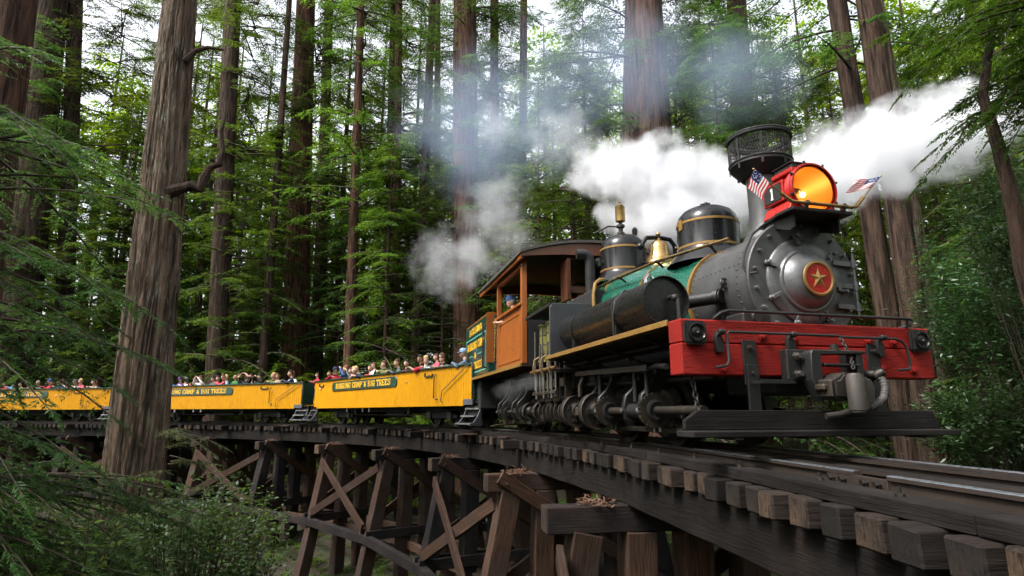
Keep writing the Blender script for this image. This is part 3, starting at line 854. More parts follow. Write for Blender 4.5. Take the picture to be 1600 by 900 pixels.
for yy in (1.56,2.75,3.95,5.05):
    mb=MB(); boiler(mb,[(yy-.028,bro(yy)+.002,bcz(yy)),(yy-.028,bro(yy)+.012,bcz(yy)),(yy+.028,bro(yy)+.012,bcz(yy)),(yy+.028,bro(yy)+.002,bcz(yy))])
    LB(mb,"boiler_band",M['gold'],bo)
# --- smokestack with spark-arrestor cage
yk=.87; zk=2.22
mb=MB().lathe((XB,yk,zk),(0,0,1),[(.27,0),(.25,.09),(.20,.14),(.175,.22),(.17,.45),(.172,.74),(.185,.82)],n=36)
sk=LB(mb,"smokestack",M['graph'],angle=50)
LB(MB().lathe((XB,yk,3.02),(0,0,1),[(.19,0),(.22,.0),(.31,.10),(.345,.14),(.345,.17),(.33,.17),(.2,.05)],n=36,close=False),"stack_flare",M['steel'],sk)
mb=MB().torus((XB,yk,3.52),(0,0,1),.345,.02,36,8).torus((XB,yk,3.20),(0,0,1),.342,.014,36,8).torus((XB,yk,3.495),(0,0,1),.345,.02,36,8)
cg=LB(mb,"cage_ring",M['black'],sk)
for i in range(8):
    a=2*math.pi*i/8+.2
    mb=MB().bar((XB+.34*math.cos(a),yk+.34*math.sin(a),3.10),(XB+.345*math.cos(a),yk+.345*math.sin(a),3.52),.028,.01,up=(math.cos(a),math.sin(a),0))
    LB(mb,"cage_strut",M['black'],cg)
# woven wire of the cage: fine crossing strands
mb=MB(); nn=78
for d in (1,-1):
    for i in range(nn):
        a0=2*math.pi*i/nn; pp=[]
        for k in range(5):
            a=a0+d*.28*k/4; pp.append((XB+.338*math.cos(a),yk+.338*math.sin(a),3.19+.30*k/4))
        mb.tube(pp,.0027,3)
for k in range(7):
    z=3.515; r_=.33*(k+.5)/7
    mb.torus((XB,yk,z),(0,0,1),r_,.003,24,3)
for i in range(20):
    a=2*math.pi*i/20; mb.tube([(XB,yk,3.52),(XB+.34*math.cos(a),yk+.34*math.sin(a),3.52)],.003,3)
o=LB(mb,"cage_mesh",M['black'],sk,smooth=False); o["kind"]="stuff"
# hinge and latch at the side of the cage
LB(MB().box(XB+.30,XB+.40,yk-.19,yk-.13,2.94,3.16).cyl((XB+.36,yk-.17,2.90),(XB+.36,yk-.17,3.18),.016),"cage_latch",M['steel'],cg,bevel=.004)
# --- headlamp on its platform
yh,zh=.10,2.62; XH=XB
pf=LB(MB().prism([(-.36,-.06),(.36,-.06),(.36,.18),(.25,.62),(-.25,.62),(-.36,.18)],(XH,.06,2.335),(1,0,0),(0,1,0),(0,0,.035)),"lamp_platform",M['steel'],bevel=.006)
for x in (-.27,.27):
    LB(MB().prism([(0,0),(.42,.0),(.42,-.03),(.06,-.16),(0,-.14)],(XH+x-.012,.10,2.334),(0,1,0),(0,0,1),(.024,0,0)),"platform_gusset",M['steel'],pf)
mb=MB().lathe((XH,yh,zh),(0,1,0),[(.255,-.02),(.272,-.02),(.278,0),(.272,.03),(.245,.035),(.25,.05),(.262,.07),(.262,.11),(.235,.115),(.23,.13),(.23,.34),(.235,.36),(.22,.40)],n=48,close=False)
hl=LB(mb,"headlamp_body",M['redm'],angle=40)
LB(MB().lathe((XH,yh,zh),(0,1,0),[(.22,.40),(.15,.44),(.01,.46)],n=40,close=False),"headlamp_back",M['redm'],hl)
mb=MB().lathe((XH,yh,zh),(0,1,0),[(.24,.01),(.215,.10),(.175,.20),(.12,.28),(.06,.325),(.005,.34)],n=48,close=False)
LB(mb,"reflector",M['reflector'],hl,angle=80)
LB(MB().ball((XH-.05,yh+.10,zh-.035),.027),"lamp_bulb",M['bulb'],hl)
LB(MB().lathe((XH,yh+.0,zh),(0,1,0),[(.245,0),(.245,.004)],n=40),"lamp_glass",M['glass'],hl)
LB(MB().cyl((XH-.06,yh+.12,zh+.01),(XH-.10,yh+.30,zh+.06),.022).lathe((XH-.062,yh+.13,zh+.015),(-.3,.8,.25),[(.026,0),(.034,.06)],n=12),"lamp_socket",M['grime'],hl)
mb=MB().prism([(-.30,0),(.30,0),(.24,.13),(.195,.115),(.1,.03),(0,.008),(-.1,.03),(-.195,.115),(-.24,.13)],(XH,yh+.03,2.372),(1,0,0),(0,0,1),(0,.40,0))
LB(mb,"headlamp_saddle",M['redm'],hl,bevel=.008)
mb=MB().box(XH-.16,XH+.16,yh+.10,yh+.42,zh+.215,zh+.27); LB(mb,"headlamp_vent",M['redm'],hl,bevel=.01)
mb=MB().box(XH-.13,XH+.13,yh+.12,yh+.40,zh+.272,zh+.32).box(XH-.15,XH+.15,yh+.11,yh+.41,zh+.322,zh+.338); LB(mb,"vent_cap",M['steel'],hl,bevel=.006)
# number boxes at the sides of the lamp
for sg in (-1,1):
    x0=XH+sg*.262
    a,b_=sorted((x0,x0-sg*.035))
    nb=LB(MB().box(a,b_,yh+.13,yh+.44,zh-.10,zh+.13),"number_box",M['redm'],hl,bevel=.008)
    a,b_=sorted((x0+sg*.001,x0+sg*.008))
    LB(MB().box(a,b_,yh+.155,yh+.415,zh-.075,zh+.105),"number_plate",M['black'],nb)
    mb=MB(); lettering(mb,"1",(x0+sg*.008,yh+(.315 if sg<0 else .255),zh-.05),(0,-sg*-1 if sg<0 else 1,0) if False else (0,(-1 if sg<0 else 1),0),(0,0,1),(sg,0,0),.125,w=.06)
    LB(mb,"number",M['white'],nb,smooth=False)
for i in range(8):
    a=2*math.pi*i/8+.3; b2=MB(); bolt(b2,(XH+.275*math.cos(a),yh-.005,zh+.275*math.sin(a)),(math.cos(a),0,math.sin(a)),.012,.03); LB(b2,"rim_bolt",M['grime'],hl)
# brass flag bar in front of the lamp
mb=MB().tube([(XH-.47,.02,2.50),(XH-.36,.0,2.415),(XH-.30,-.02,2.405),(XH+.33,-.02,2.405),(XH+.38,-.02,2.42),(XH+.49,-.02,2.53)],.019,10)
fb=LB(mb,"flag_bar",M['brass'])
for x in (-.2,.24): LB(MB().torus((XH+x,-.02,2.405),(1,0,0),.024,.012,16,6).box(XH+x-.012,XH+x+.012,-.02,.03,2.36,2.40),"bar_clamp",M['steel'],fb)
# --- domes
def dome(name,y,r,zt,zb,mat,band=True):
    h=zt-zb
    mb=MB().lathe((XB,y,0),(0,0,1),[(r*1.38,zb-.10),(r*1.25,zb-.02),(r*1.08,zb+.05),(r*1.0,zb+.12),(r,zb+h*.62),(r*.985,zb+h*.70),(r*.93,zb+h*.80),(r*.80,zb+h*.89),(r*.6,zb+h*.955),(r*.3,zb+h*.99),(.01,zt)],n=48,close=False)
    d=LB(mb,name,mat,angle=60)
    if band:
        for z_ in (zb+.13,zb+h*.64):
            LB(MB().lathe((XB,y,0),(0,0,1),[(r*1.0,z_-.018),(r*1.018,z_-.014),(r*1.018,z_+.014),(r*1.0,z_+.018)],n=48,close=False),"dome_band",M['gold'],d)
    return d
d1=dome("sand_dome",2.03,.40,3.07,2.36,M['gloss'])
LB(MB().cyl((XB,2.03,3.06),(XB,2.03,3.10),.03).ball((XB,2.03,3.12),.035).bar((XB-.08,2.03,3.11),(XB+.06,2.03,3.14),.02,.02),"dome_handle",M['steel'],d1)
LB(MB().box(XB-.412,XB-.398,1.98,2.06,2.72,2.86),"dome_plate",M['gold'],d1)
d2=dome("steam_dome",4.67,.40,3.46,2.66,M['gloss'])
wh=LB(MB().lathe((XB-.05,4.62,3.43),(0,0,1),[(.07,0),(.07,.06),(.04,.08),(.04,.14),(.075,.16),(.075,.20),(.03,.22),(.03,.25)],n=16),"whistle_base",M['grime'],d2)
LB(MB().lathe((XB-.05,4.62,3.69),(0,0,1),[(.06,0),(.085,.01),(.085,.27),(.088,.28),(.06,.31),(.02,.33),(.02,.37)],n=20),"whistle",M['brass'],d2)
LB(MB().lathe((XB+.26,4.7,3.36),(0,0,1),[(.06,0),(.06,.1),(.035,.12),(.05,.2),(.05,.24),(.02,.28)],n=14),"safety_valve",M['grime'],d2)
LB(MB().tube([(XB-.06,4.62,3.6),(XB-.25,4.7,3.62),(XB-.4,4.9,3.55)],.016,6),"whistle_lever",M['grime'],d2)
# --- bell on its yoke
yb=3.38; zb_=2.58
XL=XB
yk_=LB(MB().tube([(XL-.28,yb,zb_),(XL-.29,yb,zb_+.2),(XL-.27,yb,zb_+.36),(XL-.2,yb,zb_+.45),(XL,yb,zb_+.47),(XL+.2,yb,zb_+.45),(XL+.27,yb,zb_+.36),(XL+.29,yb,zb_+.2),(XL+.28,yb,zb_)],.035,10).box(XL-.36,XL-.2,yb-.1,yb+.1,zb_-.1,zb_+.02).box(XL+.2,XL+.36,yb-.1,yb+.1,zb_-.1,zb_+.02),"bell_yoke",M['gloss'])
LB(MB().lathe((XL,yb,zb_+.03),(0,0,1),[(.235,0),(.24,.02),(.205,.06),(.165,.13),(.145,.22),(.14,.3),(.11,.36),(.05,.39),(.03,.43)],n=36),"bell",M['brass'],yk_,angle=60)
LB(MB().ball((XL,yb,zb_+.52),.035).cyl((XL,yb,zb_+.47),(XL,yb,zb_+.5),.02),"yoke_finial",M['brass'],yk_)
for sx in (-1,1): LB(MB().ball((XL+sx*.31,yb,zb_+.3),.06),"yoke_trunnion",M['gloss'],yk_)
# --- handrail along the boiler (gold)
xr=XB-.66
hr=LB(MB().tube([(xr+.22,.95,2.30),(xr-.02,2.2,2.33),(xr-.10,3.2,2.33),(xr-.16,4.8,2.33)],.02,10),"boiler_handrail",M['brass'])
for (y,x,z) in ((1.25,xr+.17,2.305),(2.2,xr-.02,2.33),(3.2,xr-.10,2.33),(4.4,xr-.145,2.33)):
    d=Vector((XB-x,0,bcz(y)-z)).normalized()
    LB(MB().cyl((x,y,z),Vector((x,y,z))+d*.12,.016).ball((x,y,z),.03),"handrail_post",M['steel'],hr)
LB(MB().tube([(XB-.62,4.1,2.50),(XB-.74,4.0,2.47),(XB-.86,3.9,2.38),(XB-.9,3.88,2.2),(XB-.9,3.88,1.95)],.028,8),"injector_pipe",M['gold'])
# --- upright exhaust pipe with elbow beside the firebox
ep=LB(MB().tube([(-.50,4.3,1.9),(-.50,4.3,2.80),(-.51,4.3,2.90),(-.55,4.3,2.955),(-.61,4.31,2.97),(-.72,4.33,2.965)],.082,20),"steam_pipe",M['steel'],angle=60)
for z in (2.2,2.55): LB(MB().lathe((-.50,4.3,z),(0,0,1),[(.09,0),(.09,.02)],n=20),"pipe_band",M['steel'],ep)
LB(MB().cyl((-.42,4.3,2.84),(-.25,4.33,2.84),.045).cyl((-.33,4.31,2.77),(-.33,4.31,2.91),.05),"pipe_flange",M['steel'],ep)
# --- air tank along the running board
tx,tz,tr=-1.0,1.545,.265
tk=LB(MB().lathe((tx,.93,tz),(0,1,0),[(.235,.03),(tr-.012,.03),(tr-.004,-.02),(tr+.006,-.02),(tr+.006,.03),(tr,.06),(tr,2.75),(tr-.02,2.80),(.15,2.86),(.02,2.88)],n=48),"air_tank",M['satin'],angle=40)
LB(MB().lathe((tx,.955,tz),(0,-1,0),[(.236,-.02),(.236,-.004),(.15,.006),(.02,.01)],n=40),"tank_end",M['satin'],tk,angle=60)
for yy in (1.75,3.2):
    LB(MB().lathe((tx,yy,tz),(0,1,0),[(tr+.001,-.025),(tr+.009,-.025),(tr+.009,.025),(tr+.001,.025)],n=40,close=False),"tank_strap",M['steel'],tk)
    for sx in (-1,1): LB(MB().bar((tx+sx*.2,yy,1.235),(tx+sx*.2,yy,tz-.12),.05,.05,up=(0,1,0)),"tank_saddle",M['steel'],tk)
LB(MB().tube([(tx+.04,.98,tz+.03),(tx+.05,.90,tz+.035),(tx+.06,.84,tz+.03),(tx+.08,.82,tz),(tx+.09,.82,1.26)],.027,10).ball((tx+.06,.84,tz+.02),.042).lathe((tx+.085,.82,1.30),(0,0,1),[(.036,0),(.036,.03)],n=8),"tank_pipe",M['steel'],tk)
LB(MB().tube([(tx+.02,1.72,tz+.27),(tx-.12,1.70,tz+.25),(tx-.24,1.69,tz+.12),(tx-.275,1.69,tz-.05),(tx-.27,1.69,1.25)],.014,8),"tank_tie_rod",M['steel'],tk)
# pipe with hand wheel beside the smokebox
pw=LB(MB().tube([(tx+.30,1.5,1.58),(-.55,1.15,1.60),(-.40,.95,1.61),(-.36,.86,1.61)],.075,14),"delivery_pipe",M['steel'])
LB(MB().lathe((-.40,.93,1.61),(.5,-.8,0),[(.09,0),(.09,.05)],n=16),"pipe_collar",M['steel'],pw)
LB(MB().torus((-.36,.80,1.74),(.2,-1,.1),.055,.011,20,6).bar((-.41,.8,1.74),(-.31,.8,1.74),.012,.012).bar((-.36,.8,1.69),(-.36,.8,1.79),.012,.012,up=(0,1,0)).cyl((-.36,.80,1.74),(-.38,.90,1.66),.014),"valve_wheel",M['grime'],pw)
LB(MB().tube([(-.34,2.35,1.95),(-.40,2.3,2.1),(-.52,2.2,2.14),(-.62,2.1,2.05),(-.66,2.0,1.85),(-.66,1.9,1.7)],.028,8),"feed_pipe",M['bright'])
LB(MB().box(-.52,-.20,.30,.60,1.2,1.34).cyl((-.36,.28,1.3),(-.36,.42,1.3),.07),"bell_crank_box",M['steel'],bevel=.015)
# saddle under the smokebox
LB(MB().prism([(-.50,1.0),(.50,1.0),(.42,1.3),(.52,1.42),(-.52,1.42),(-.42,1.3)],(XB,.5,0),(1,0,0),(0,0,1),(0,.9,0)),"smokebox_saddle",M['steel'],bevel=.01)
# --- running boards: planks with a yellow edge strip, iron braces below
RBZ=1.205
rb=LB(MB().box(-1.37,-.55,.23,3.92,RBZ-.035,RBZ),"running_board",M['floorw'])
for k in range(5):
    x0=-1.365+k*.163
    LB(MB().box(x0,x0+.158,.232,3.915,RBZ-.062,RBZ-.037),"deck_plank",M['floorw'],rb,bevel=.004)
LB(MB().box(-1.40,-1.372,.225,3.95,RBZ-.045,RBZ+.012),"edge_strip",M['gold'],rb,bevel=.004)
LB(MB().box(.75,1.37,.23,5.4,RBZ-.04,RBZ),"running_board",M['floorw'])
for y in (.9,1.9,2.9,3.7):
    LB(MB().tube([(-1.3,y,RBZ-.075),(-.5,y+.02,.86)],.016,6),"board_brace",M['steel'],rb)
for x in (-1.05,-.8):
    LB(MB().tube([(x,.3,RBZ-.13),(x,3.9,RBZ-.13)],.02,6),"under_pipe",M['grime'],rb)
LB(MB().tube([(-1.0,1.9,1.02),(-.95,1.95,1.05),(-.9,1.9,.98)],.02,6).cyl((-.98,1.9,1.0),(-.98,1.98,1.06),.03),"drain_cock",M['brass'],rb)
# --- frame
for x in (-.42,.42):
    LB(MB().box(x-.07,x+.07,.23,11.5,.80,1.14),"frame_girder",M['black'],bevel=.01)
for y in (1.2,4.1,6.0,9.6,11.4):
    LB(MB().box(-.349,.349,y-.1,y+.1,.84,1.10),"cross_member",M['black'],bevel=.01)
LB(MB().box(-.62,1.15,3.9,6.0,.75,2.3),"firebox",M['black'],bevel=.03)
LB(MB().box(-.8,.8,3.9,11.4,1.15,1.19),"cab_floor",M['black'])
# --- engine: three upright cylinders with their motion, at the side ahead of the cab
EX=-.98
jk=LB(MB().prism([(-1.33,1.215),(-.62,1.215),(-.62,2.06),(-1.28,2.04),(-1.33,1.98)],(0,3.93,0),(1,0,0),(0,0,1),(0,.03,0)),"engine_front_sheet",paint("engine_sheet_grey",(.05,.052,.058),.4,.3,var=.2,dirt_amt=.3,bump=.04),bevel=.004)
LB(MB().bar((-1.31,3.95,2.03),(-1.31,5.35,2.0),.03,.05),"sheet_edge",M['steel'],jk)
LB(MB().box(-1.29,-.62,3.962,5.35,2.03,2.05),"engine_top_sheet",M['steel'],jk)
for i,y in enumerate((4.25,4.66,5.07)):
    e=LB(MB().lathe((EX,y,1.22),(0,0,1),[(.19,0),(.19,.03),(.165,.035),(.165,.60),(.19,.605),(.19,.64),(.12,.66),(.1,.7)],n=28),"engine_cylinder",M['lag'])
    for z in (1.34,1.5,1.66): LB(MB().lathe((EX,y,z),(0,0,1),[(.166,0),(.171,.004),(.171,.02),(.166,.024)],n=28,close=False),"lagging_band",M['grime'],e)
    mb=MB().box(EX-.06,EX+.06,y-.14,y-.11,.62,1.2).box(EX-.06,EX+.06,y+.11,y+.14,.62,1.2); LB(mb,"crosshead_guide",M['grime'],e,bevel=.005)
    LB(MB().cyl((EX,y,.85),(EX,y,1.22),.028).box(EX-.07,EX+.07,y-.08,y+.08,.78,.92),"crosshead",M['rodiron'],e,bevel=.01)
    ph=2.1*i
    cx,cz=EX+.12*math.cos(ph),.40+.12*math.sin(ph)
    LB(MB().bar((EX,y,.84),(cx,y,cz),.05,.085,up=(0,1,0)).cyl((cx,y-.06,cz),(cx,y+.06,cz),.085),"connecting_rod",M['grime'],e,bevel=.008)
    for dy in (-.11,.11):
        LB(MB().lathe((EX,y+dy-.025,.40),(0,1,0),[(.17,0),(.17,.05)],n=26),"crank_web",M['grime'],e)
    LB(MB().cyl((EX-.20,y-.12,.7),(EX-.20,y-.12,1.5),.018).cyl((EX-.22,y+.1,.75),(EX-.22,y+.1,1.75),.016).cyl((EX-.235,y-.02,.6),(EX-.235,y-.02,1.1),.02),"valve_rod",M['rodiron'],e)
    LB(MB().tube([(EX-.20,y-.05,1.3),(EX-.28,y-.05,1.25),(EX-.30,y-.04,1.1),(EX-.26,y-.03,.98)],.016,8),"drain_pipe",paint("copper_pipe%d"%i,(.3,.2,.11),.4,.7),e)
    LB(MB().box(EX-.17,EX+.17,y-.16,y+.16,.55,.62),"guide_foot",M['grime'],e,bevel=.01)
LB(MB().box(EX-.19,EX+.15,4.02,5.3,.98,1.05),"reverse_shaft_beam",M['grime'],bevel=.01)
LB(MB().box(EX-.25,EX-.19,4.05,5.28,.66,.72),"guide_bar",M['grime'],bevel=.01)
LB(MB().tube([(EX-.24,4.0,1.06),(EX-.24,5.35,1.06)],.03,8),"lubricator_line",paint("aged_brass_pipe",(.22,.13,.05),.45,.6))
# three-throw crank case covers
for y in (4.05,4.455,4.865,5.275):
    LB(MB().box(EX-.12,EX+.14,y-.035,y+.035,.28,.56).cyl((EX,y-.05,.40),(EX,y+.05,.40),.10),"crank_bearing",M['grime'],bevel=.012)
# --- drive line along the side: shafts, joints and ring covers
LB(MB().cyl((EX,.35,.40),(EX,3.0,.40),.045),"line_shaft",M['grime'])
LB(MB().box(EX-.06,EX+.06,3.05,3.75,.34,.46),"slip_shaft",M['rodiron'],bevel=.01)
LB(MB().cyl((EX,5.3,.40),(EX,8.9,.40),.045),"line_shaft",M['grime'])
for y,q in ((3.02,1.0),(3.80,.95),(5.50,.72),(6.25,.68)):
    uj=LB(MB().lathe((EX,y-.07,.40),(0,1,0),[(.10*q,-.05),(.12*q,.0),(.16*q,.02),(.22*q,.015),(.235*q,.0),(.245*q,.01),(.245*q,.13),(.23*q,.14),(.20*q,.13),(.17*q,.10),(.08*q,.10)],n=36),"universal_joint",M['grime'],angle=40)
    for k in range(4):
        a=math.pi/2*k+.5*y
        LB(MB().box(-.035,.035,-.10,-.02,.06,.17),"joint_lug",M['steel'],uj).matrix_basis=Matrix.Translation((EX,y,.40))@Matrix.Rotation(a,4,'Y')@Matrix.Scale(q,4)
    LB(MB().lathe((EX,y-.07,.40),(0,-1,0),[(.236*q,-.012),(.242*q,.0),(.246*q,-.012)],n=36,close=False),"joint_rim",M['rodiron'],uj)
# --- trucks
def truck(yc):
    t=empty("power_truck",(0,yc,0),0,LO)
    def B(mb,name,mat,par=t,**k): return mb.build(name,mat,par,**k)
    for dy in (-.62,.62):
        ax=B(MB().cyl((-.78,dy,.375),(.78,dy,.375),.06),"axle",M['grime'])
        for sx in (-1,1):
            x=sx*.475
            w=B(MB().lathe((x,dy,.375),(sx,0,0),[(.10,-.09),(.10,-.03),(.29,-.02),(.30,-.075),(.405,-.075),(.405,-.05),(.375,-.045),(.372,.055),(.31,.06),(.30,.01),(.11,.03),(.11,.08)],n=40),"wheel",M['grime'],angle=40)
        # bevel ring gear on the engine side and its pinion
        mb=MB(); n=40; prof=[]
        for k in range(n):
            a=2*math.pi*k/n
            mb.add([],[])
        vs=[];fs=[]
        for k in range(2*n):
            a=math.pi*k/n; r_=.33 if k%2 else .305
            vs.append((-.60,dy+r_*math.cos(a),.375+r_*math.sin(a)))
        for k in range(2*n):
            a=math.pi*k/n; r_=.28 if k%2 else .255
            vs.append((-.68,dy+r_*math.cos(a),.375+r_*math.sin(a)))
        for k in range(2*n): fs.append((k,(k+1)%(2*n),2*n+(k+1)%(2*n),2*n+k))
        fs+= [tuple(range(2*n)),tuple(reversed(range(2*n,4*n)))]
        mb.add(vs,fs); B(mb,"ring_gear",M['grime'],smooth=False)
        vs=[];fs=[]
        for j,(yy,sc) in enumerate(((dy-.40,1),(dy-.27,.8))):
            for k in range(48):
                a=2*math.pi*k/48; r_=(.20 if k%2 else .175)*sc
                vs.append((-.98+r_*math.cos(a),yy,.40+r_*math.sin(a)))
        for k in range(48): fs.append((k,(k+1)%48,48+(k+1)%48,48+k))
        fs+=[tuple(range(48)),tuple(reversed(range(48,96)))]
        pn=B(MB().add(vs,fs),"pinion",M['grime'],smooth=False)
        B(MB().lathe((-.98,dy-.41,.40),(0,-1,0),[(.12,0),(.12,.02),(.09,.03),(.07,.02),(.02,.02)],n=24),"pinion_hub",M['steel'],pn)
        B(MB().cyl((-.98,dy-.27,.40),(-.98,dy+.30,.40),.085,n=20),"pinion_sleeve",M['steel'],pn)
        # curved strap bearing carrying the shaft
        for ddy in (-.20,.22):
            pts=[(-.62,.98),(-.78,.97),(-.86,.90),(-.89,.78),(-.95,.68),(-1.06,.58),(-1.09,.45),(-1.07,.30),(-1.0,.24),(-.9,.26),(-.86,.40),(-.84,.56),(-.76,.70),(-.74,.84),(-.62,.88)]
            B(MB().prism(pts,(0,dy+ddy-.035,0),(1,0,0),(0,0,1),(0,.07,0)),"shaft_strap",M['steel'],bevel=.012)
            B(MB().lathe((-1.08,dy+ddy,.40),(-1,0,0),[(.03,-.02),(.03,.03),(.018,.035)],n=8),"strap_bolt",M['bright'])
    for sx in (-1,1):
        x=sx*.66
        pts=[(-1.05,.30),(1.05,.30),(1.05,.42),(.85,.44),(.45,.52),(.3,.72),(-.3,.72),(-.45,.52),(-.85,.44),(-1.05,.42)]
        hole=[(-.25,.36),(.25,.36),(.22,.62),(-.22,.62)]
        B(MB().prism(pts,(x-.03,0,0),(0,1,0),(0,0,1),(.06,0,0)),"side_frame",M['steel'],bevel=.012)
        B(MB().box(x-.09,x+.09,-1.15,1.15,.15,.21),"tie_bar",M['grime'],bevel=.008)
        for dy in (-.15,0,.15):
            mb=MB(); pp=[]
            for k in range(40): 
                a=k*.9; pp.append((x+sx*.0+.055*math.cos(a),dy+.055*math.sin(a),.72+.16*k/40))
            B(MB().tube(pp,.013,6),"spring",M['grime'])
        for dy in (-.62,.62):
            B(MB().box(x-.10,x+.10,dy-.12,dy+.12,.27,.50),"journal_box",M['grime'],bevel=.02)
            for q in (-.07,.07): B(MB().cyl((x-.1,dy+q,.16),(x-.1,dy+q,.34),.018),"journal_bolt",M['bright'])
    B(MB().box(-.62,.62,-.22,.22,.62,.80),"bolster",M['black'],bevel=.02)
    return t
for y in (2.33,7.73): truck(y)
# brake beam and levers around the front truck
LB(MB().tube([(-1.2,.62,.82),(-1.1,1.0,.86),(-.95,1.6,.84),(-.9,2.2,.90),(-.85,3.0,.86)],.03,8),"brake_lever",M['steel'])
LB(MB().bar((-1.12,1.2,.85),(-1.12,3.4,.92),.03,.07),"equalizer_bar",M['steel'],bevel=.006)
for y in (1.45,1.75,2.8): LB(MB().cyl((-1.0,y,.5),(-1.0,y,.85),.03),"hanger_rod",M['steel'])
LB(MB().tube([(-.9,3.2,.95),(-1.05,3.25,.9),(-1.1,3.3,.75),(-1.1,3.3,.6)],.03,8),"sand_pipe",M['grime'])
# black boxes and piping filling the space under the boiler
LB(MB().box(-.35,.95,.9,3.9,.86,1.17),"ash_pan",M['black'],bevel=.02)
LB(MB().box(-.36,.36,.15,.9,.55,.79),"draft_gear",M['black'],bevel=.02)
for x in (-.75,-.62): LB(MB().tube([(x,.5,.72),(x,2.2,.74),(x-.1,3.6,.78)],.025,8),"air_line",M['grime'])
# --- cab
CY0,CY1=5.50,7.55
cx0=-1.30
def post(x,y,z0,z1,w=.09,mat=None,par=LO): return LB(MB().box(x-w/2,x+w/2,y-w/2,y+w/2,z0,z1),"cab_post",mat or M['orange'],par,bevel=.006)
post(cx0,CY0+.045,1.24,3.17,.10); post(cx0,CY1-.045,1.24,3.17); post(1.30,CY0+.045,1.24,3.17); post(1.30,CY1-.045,1.24,3.17)
for x in (cx0,1.30):
    w_=LB(MB().box(x-.03,x+.03,CY0+.10,CY1-.09,1.24,2.28),"cab_side_panel",M['orange'])
    for (y0,y1,z0,z1) in ((5.66,5.72,1.32,2.2),(7.33,7.39,1.32,2.2),(5.722,7.328,2.14,2.2),(5.722,7.328,1.32,1.38)):
        LB(MB().box(x-.042,x+.042,y0,y1,z0,z1),"panel_moulding",M['orange'],w_,bevel=.004)
    LB(MB().box(x-.085,x+.06,CY0+.0,CY1+.0,2.285,2.335),"window_sill",M['orange'],w_,bevel=.008)
    LB(MB().box(x-.045,x+.045,CY0+.10,CY1-.09,3.0,3.16),"window_header",M['orange'],w_,bevel=.006)
# front wall: brown boards with glazed windows on the far side of the boiler
fw=LB(MB().box(-.52,1.25,CY0+.0,CY0+.05,2.55,2.68).box(-.52,-.44,CY0,CY0+.05,2.68,3.2).box(.0,.07,CY0,CY0+.05,2.68,3.2).box(.62,.69,CY0,CY0+.05,2.68,3.2).box(-.52,1.25,CY0,CY0+.05,3.202,3.26),"cab_front_wall",M['brown'],bevel=.004)
for (a,b_) in ((-.44,.0),(.07,.62)):
    LB(MB().box(a+.004,b_-.004,CY0+.02,CY0+.028,2.684,3.198),"window_pane",M['glass'],fw)
LB(MB().box(-.60,-.54,CY0-.38,CY0+.02,2.35,3.1).box(-.60,-.54,CY0-.38,CY0-.33,2.35,3.1),"open_shutter",M['brown'],fw,bevel=.004)
LB(MB().box(-1.24,-.52,CY0,CY0+.05,1.24,2.02),"dark_recess_wall",M['black'])  # lower cab front wall; darkness of the engine recess put into its colour
LB(MB().box(-1.2,1.2,CY1-.04,CY1+.0,1.24,2.3),"cab_rear_wall",M['brown'],bevel=.004)
# arched roof
def roofz(x): return 3.16+.27*(1-(x/1.47)**2)
mb=MB(); vs=[];fs=[]; nx=24
ys=(5.12,9.05)
for y in ys:
    for k in range(nx+1):
        x=-1.47+2.94*k/nx; vs.append((x,y,roofz(x)))
for y in ys:
    for k in range(nx+1):
        x=-1.47+2.94*k/nx; vs.append((x,y,roofz(x)+.05))
n=nx+1
for k in range(nx):
    fs.append((k,k+1,n+k+1,n+k)); fs.append((2*n+k,2*n+k+1,3*n+k+1,3*n+k))
    fs.append((k,k+1,2*n+k+1,2*n+k)); fs.append((n+k,n+k+1,3*n+k+1,3*n+k))
fs+=[(0,n,3*n,2*n),(nx,n+nx,3*n+nx,2*n+nx)]
mb.add(vs,fs); mb.m=[0]*len(mb.f)
rf=LB(mb,"cab_roof",M['roof'])
vs2=[(x,y,z-.006) for (x,y,z) in vs[:2*n]]
LB(MB().add([(v[0]*.97,v[1]+(.06 if v[1]<6 else -.06),v[2]-.006) for v in vs[:2*n]],[(k,k+1,n+k+1,n+k) for k in range(nx)]),"ceiling_boards",paint("cab_ceiling_green",(.014,.06,.036),.75,.0,var=.25,dirt_amt=.3,bump=.1,spec=.08),rf)
# brown bow boards at front and rear of the roof
for y,dm in ((5.16,.28),(8.95,.14)):
    p=[]; 
    for k in range(nx+1):
        x=-1.44+2.88*k/nx; p.append((x,roofz(x)-.012))
    for k in range(nx,-1,-1):
        x=-1.44+2.88*k/nx; p.append((x,3.16+(roofz(x)-3.16)*.36-.06))
    LB(MB().prism(p,(0,y,0),(1,0,0),(0,0,1),(0,.04,0)),"roof_bow",M['brown'],rf)
for x in (-1.42,1.42): LB(MB().box(x-.02,x+.02,5.2,9.0,3.08,3.175),"eave_board",M['orange'],rf)
LB(MB().tube([(-1.46,5.5,3.15),(-1.46,8.4,3.13)],.018,6),"rolled_curtain",M['steel'],rf)
LB(MB().box(-.3,.35,6.4,7.5,3.455,3.49).prism([(0,0),(.5,.0),(.5,.04),(0,.16)],(-.5,6.0,3.44),(0,1,0),(0,0,1),(.7,0,0)),"roof_hatch",M['roof'],rf)
# backhead and pipes inside the cab
LB(MB().lathe((XB,5.41,1.86),(0,1,0),[(.80,0),(.80,.5),(.76,.55),(.02,.56)],n=40),"boiler_backhead",M['black'])
LB(MB().tube([(-.2,6.0,2.4),(-.3,6.0,2.75),(-.1,6.0,2.85),(.3,6.0,2.8),(.6,6.0,2.5)],.02,8),"cab_piping",M['grime'])
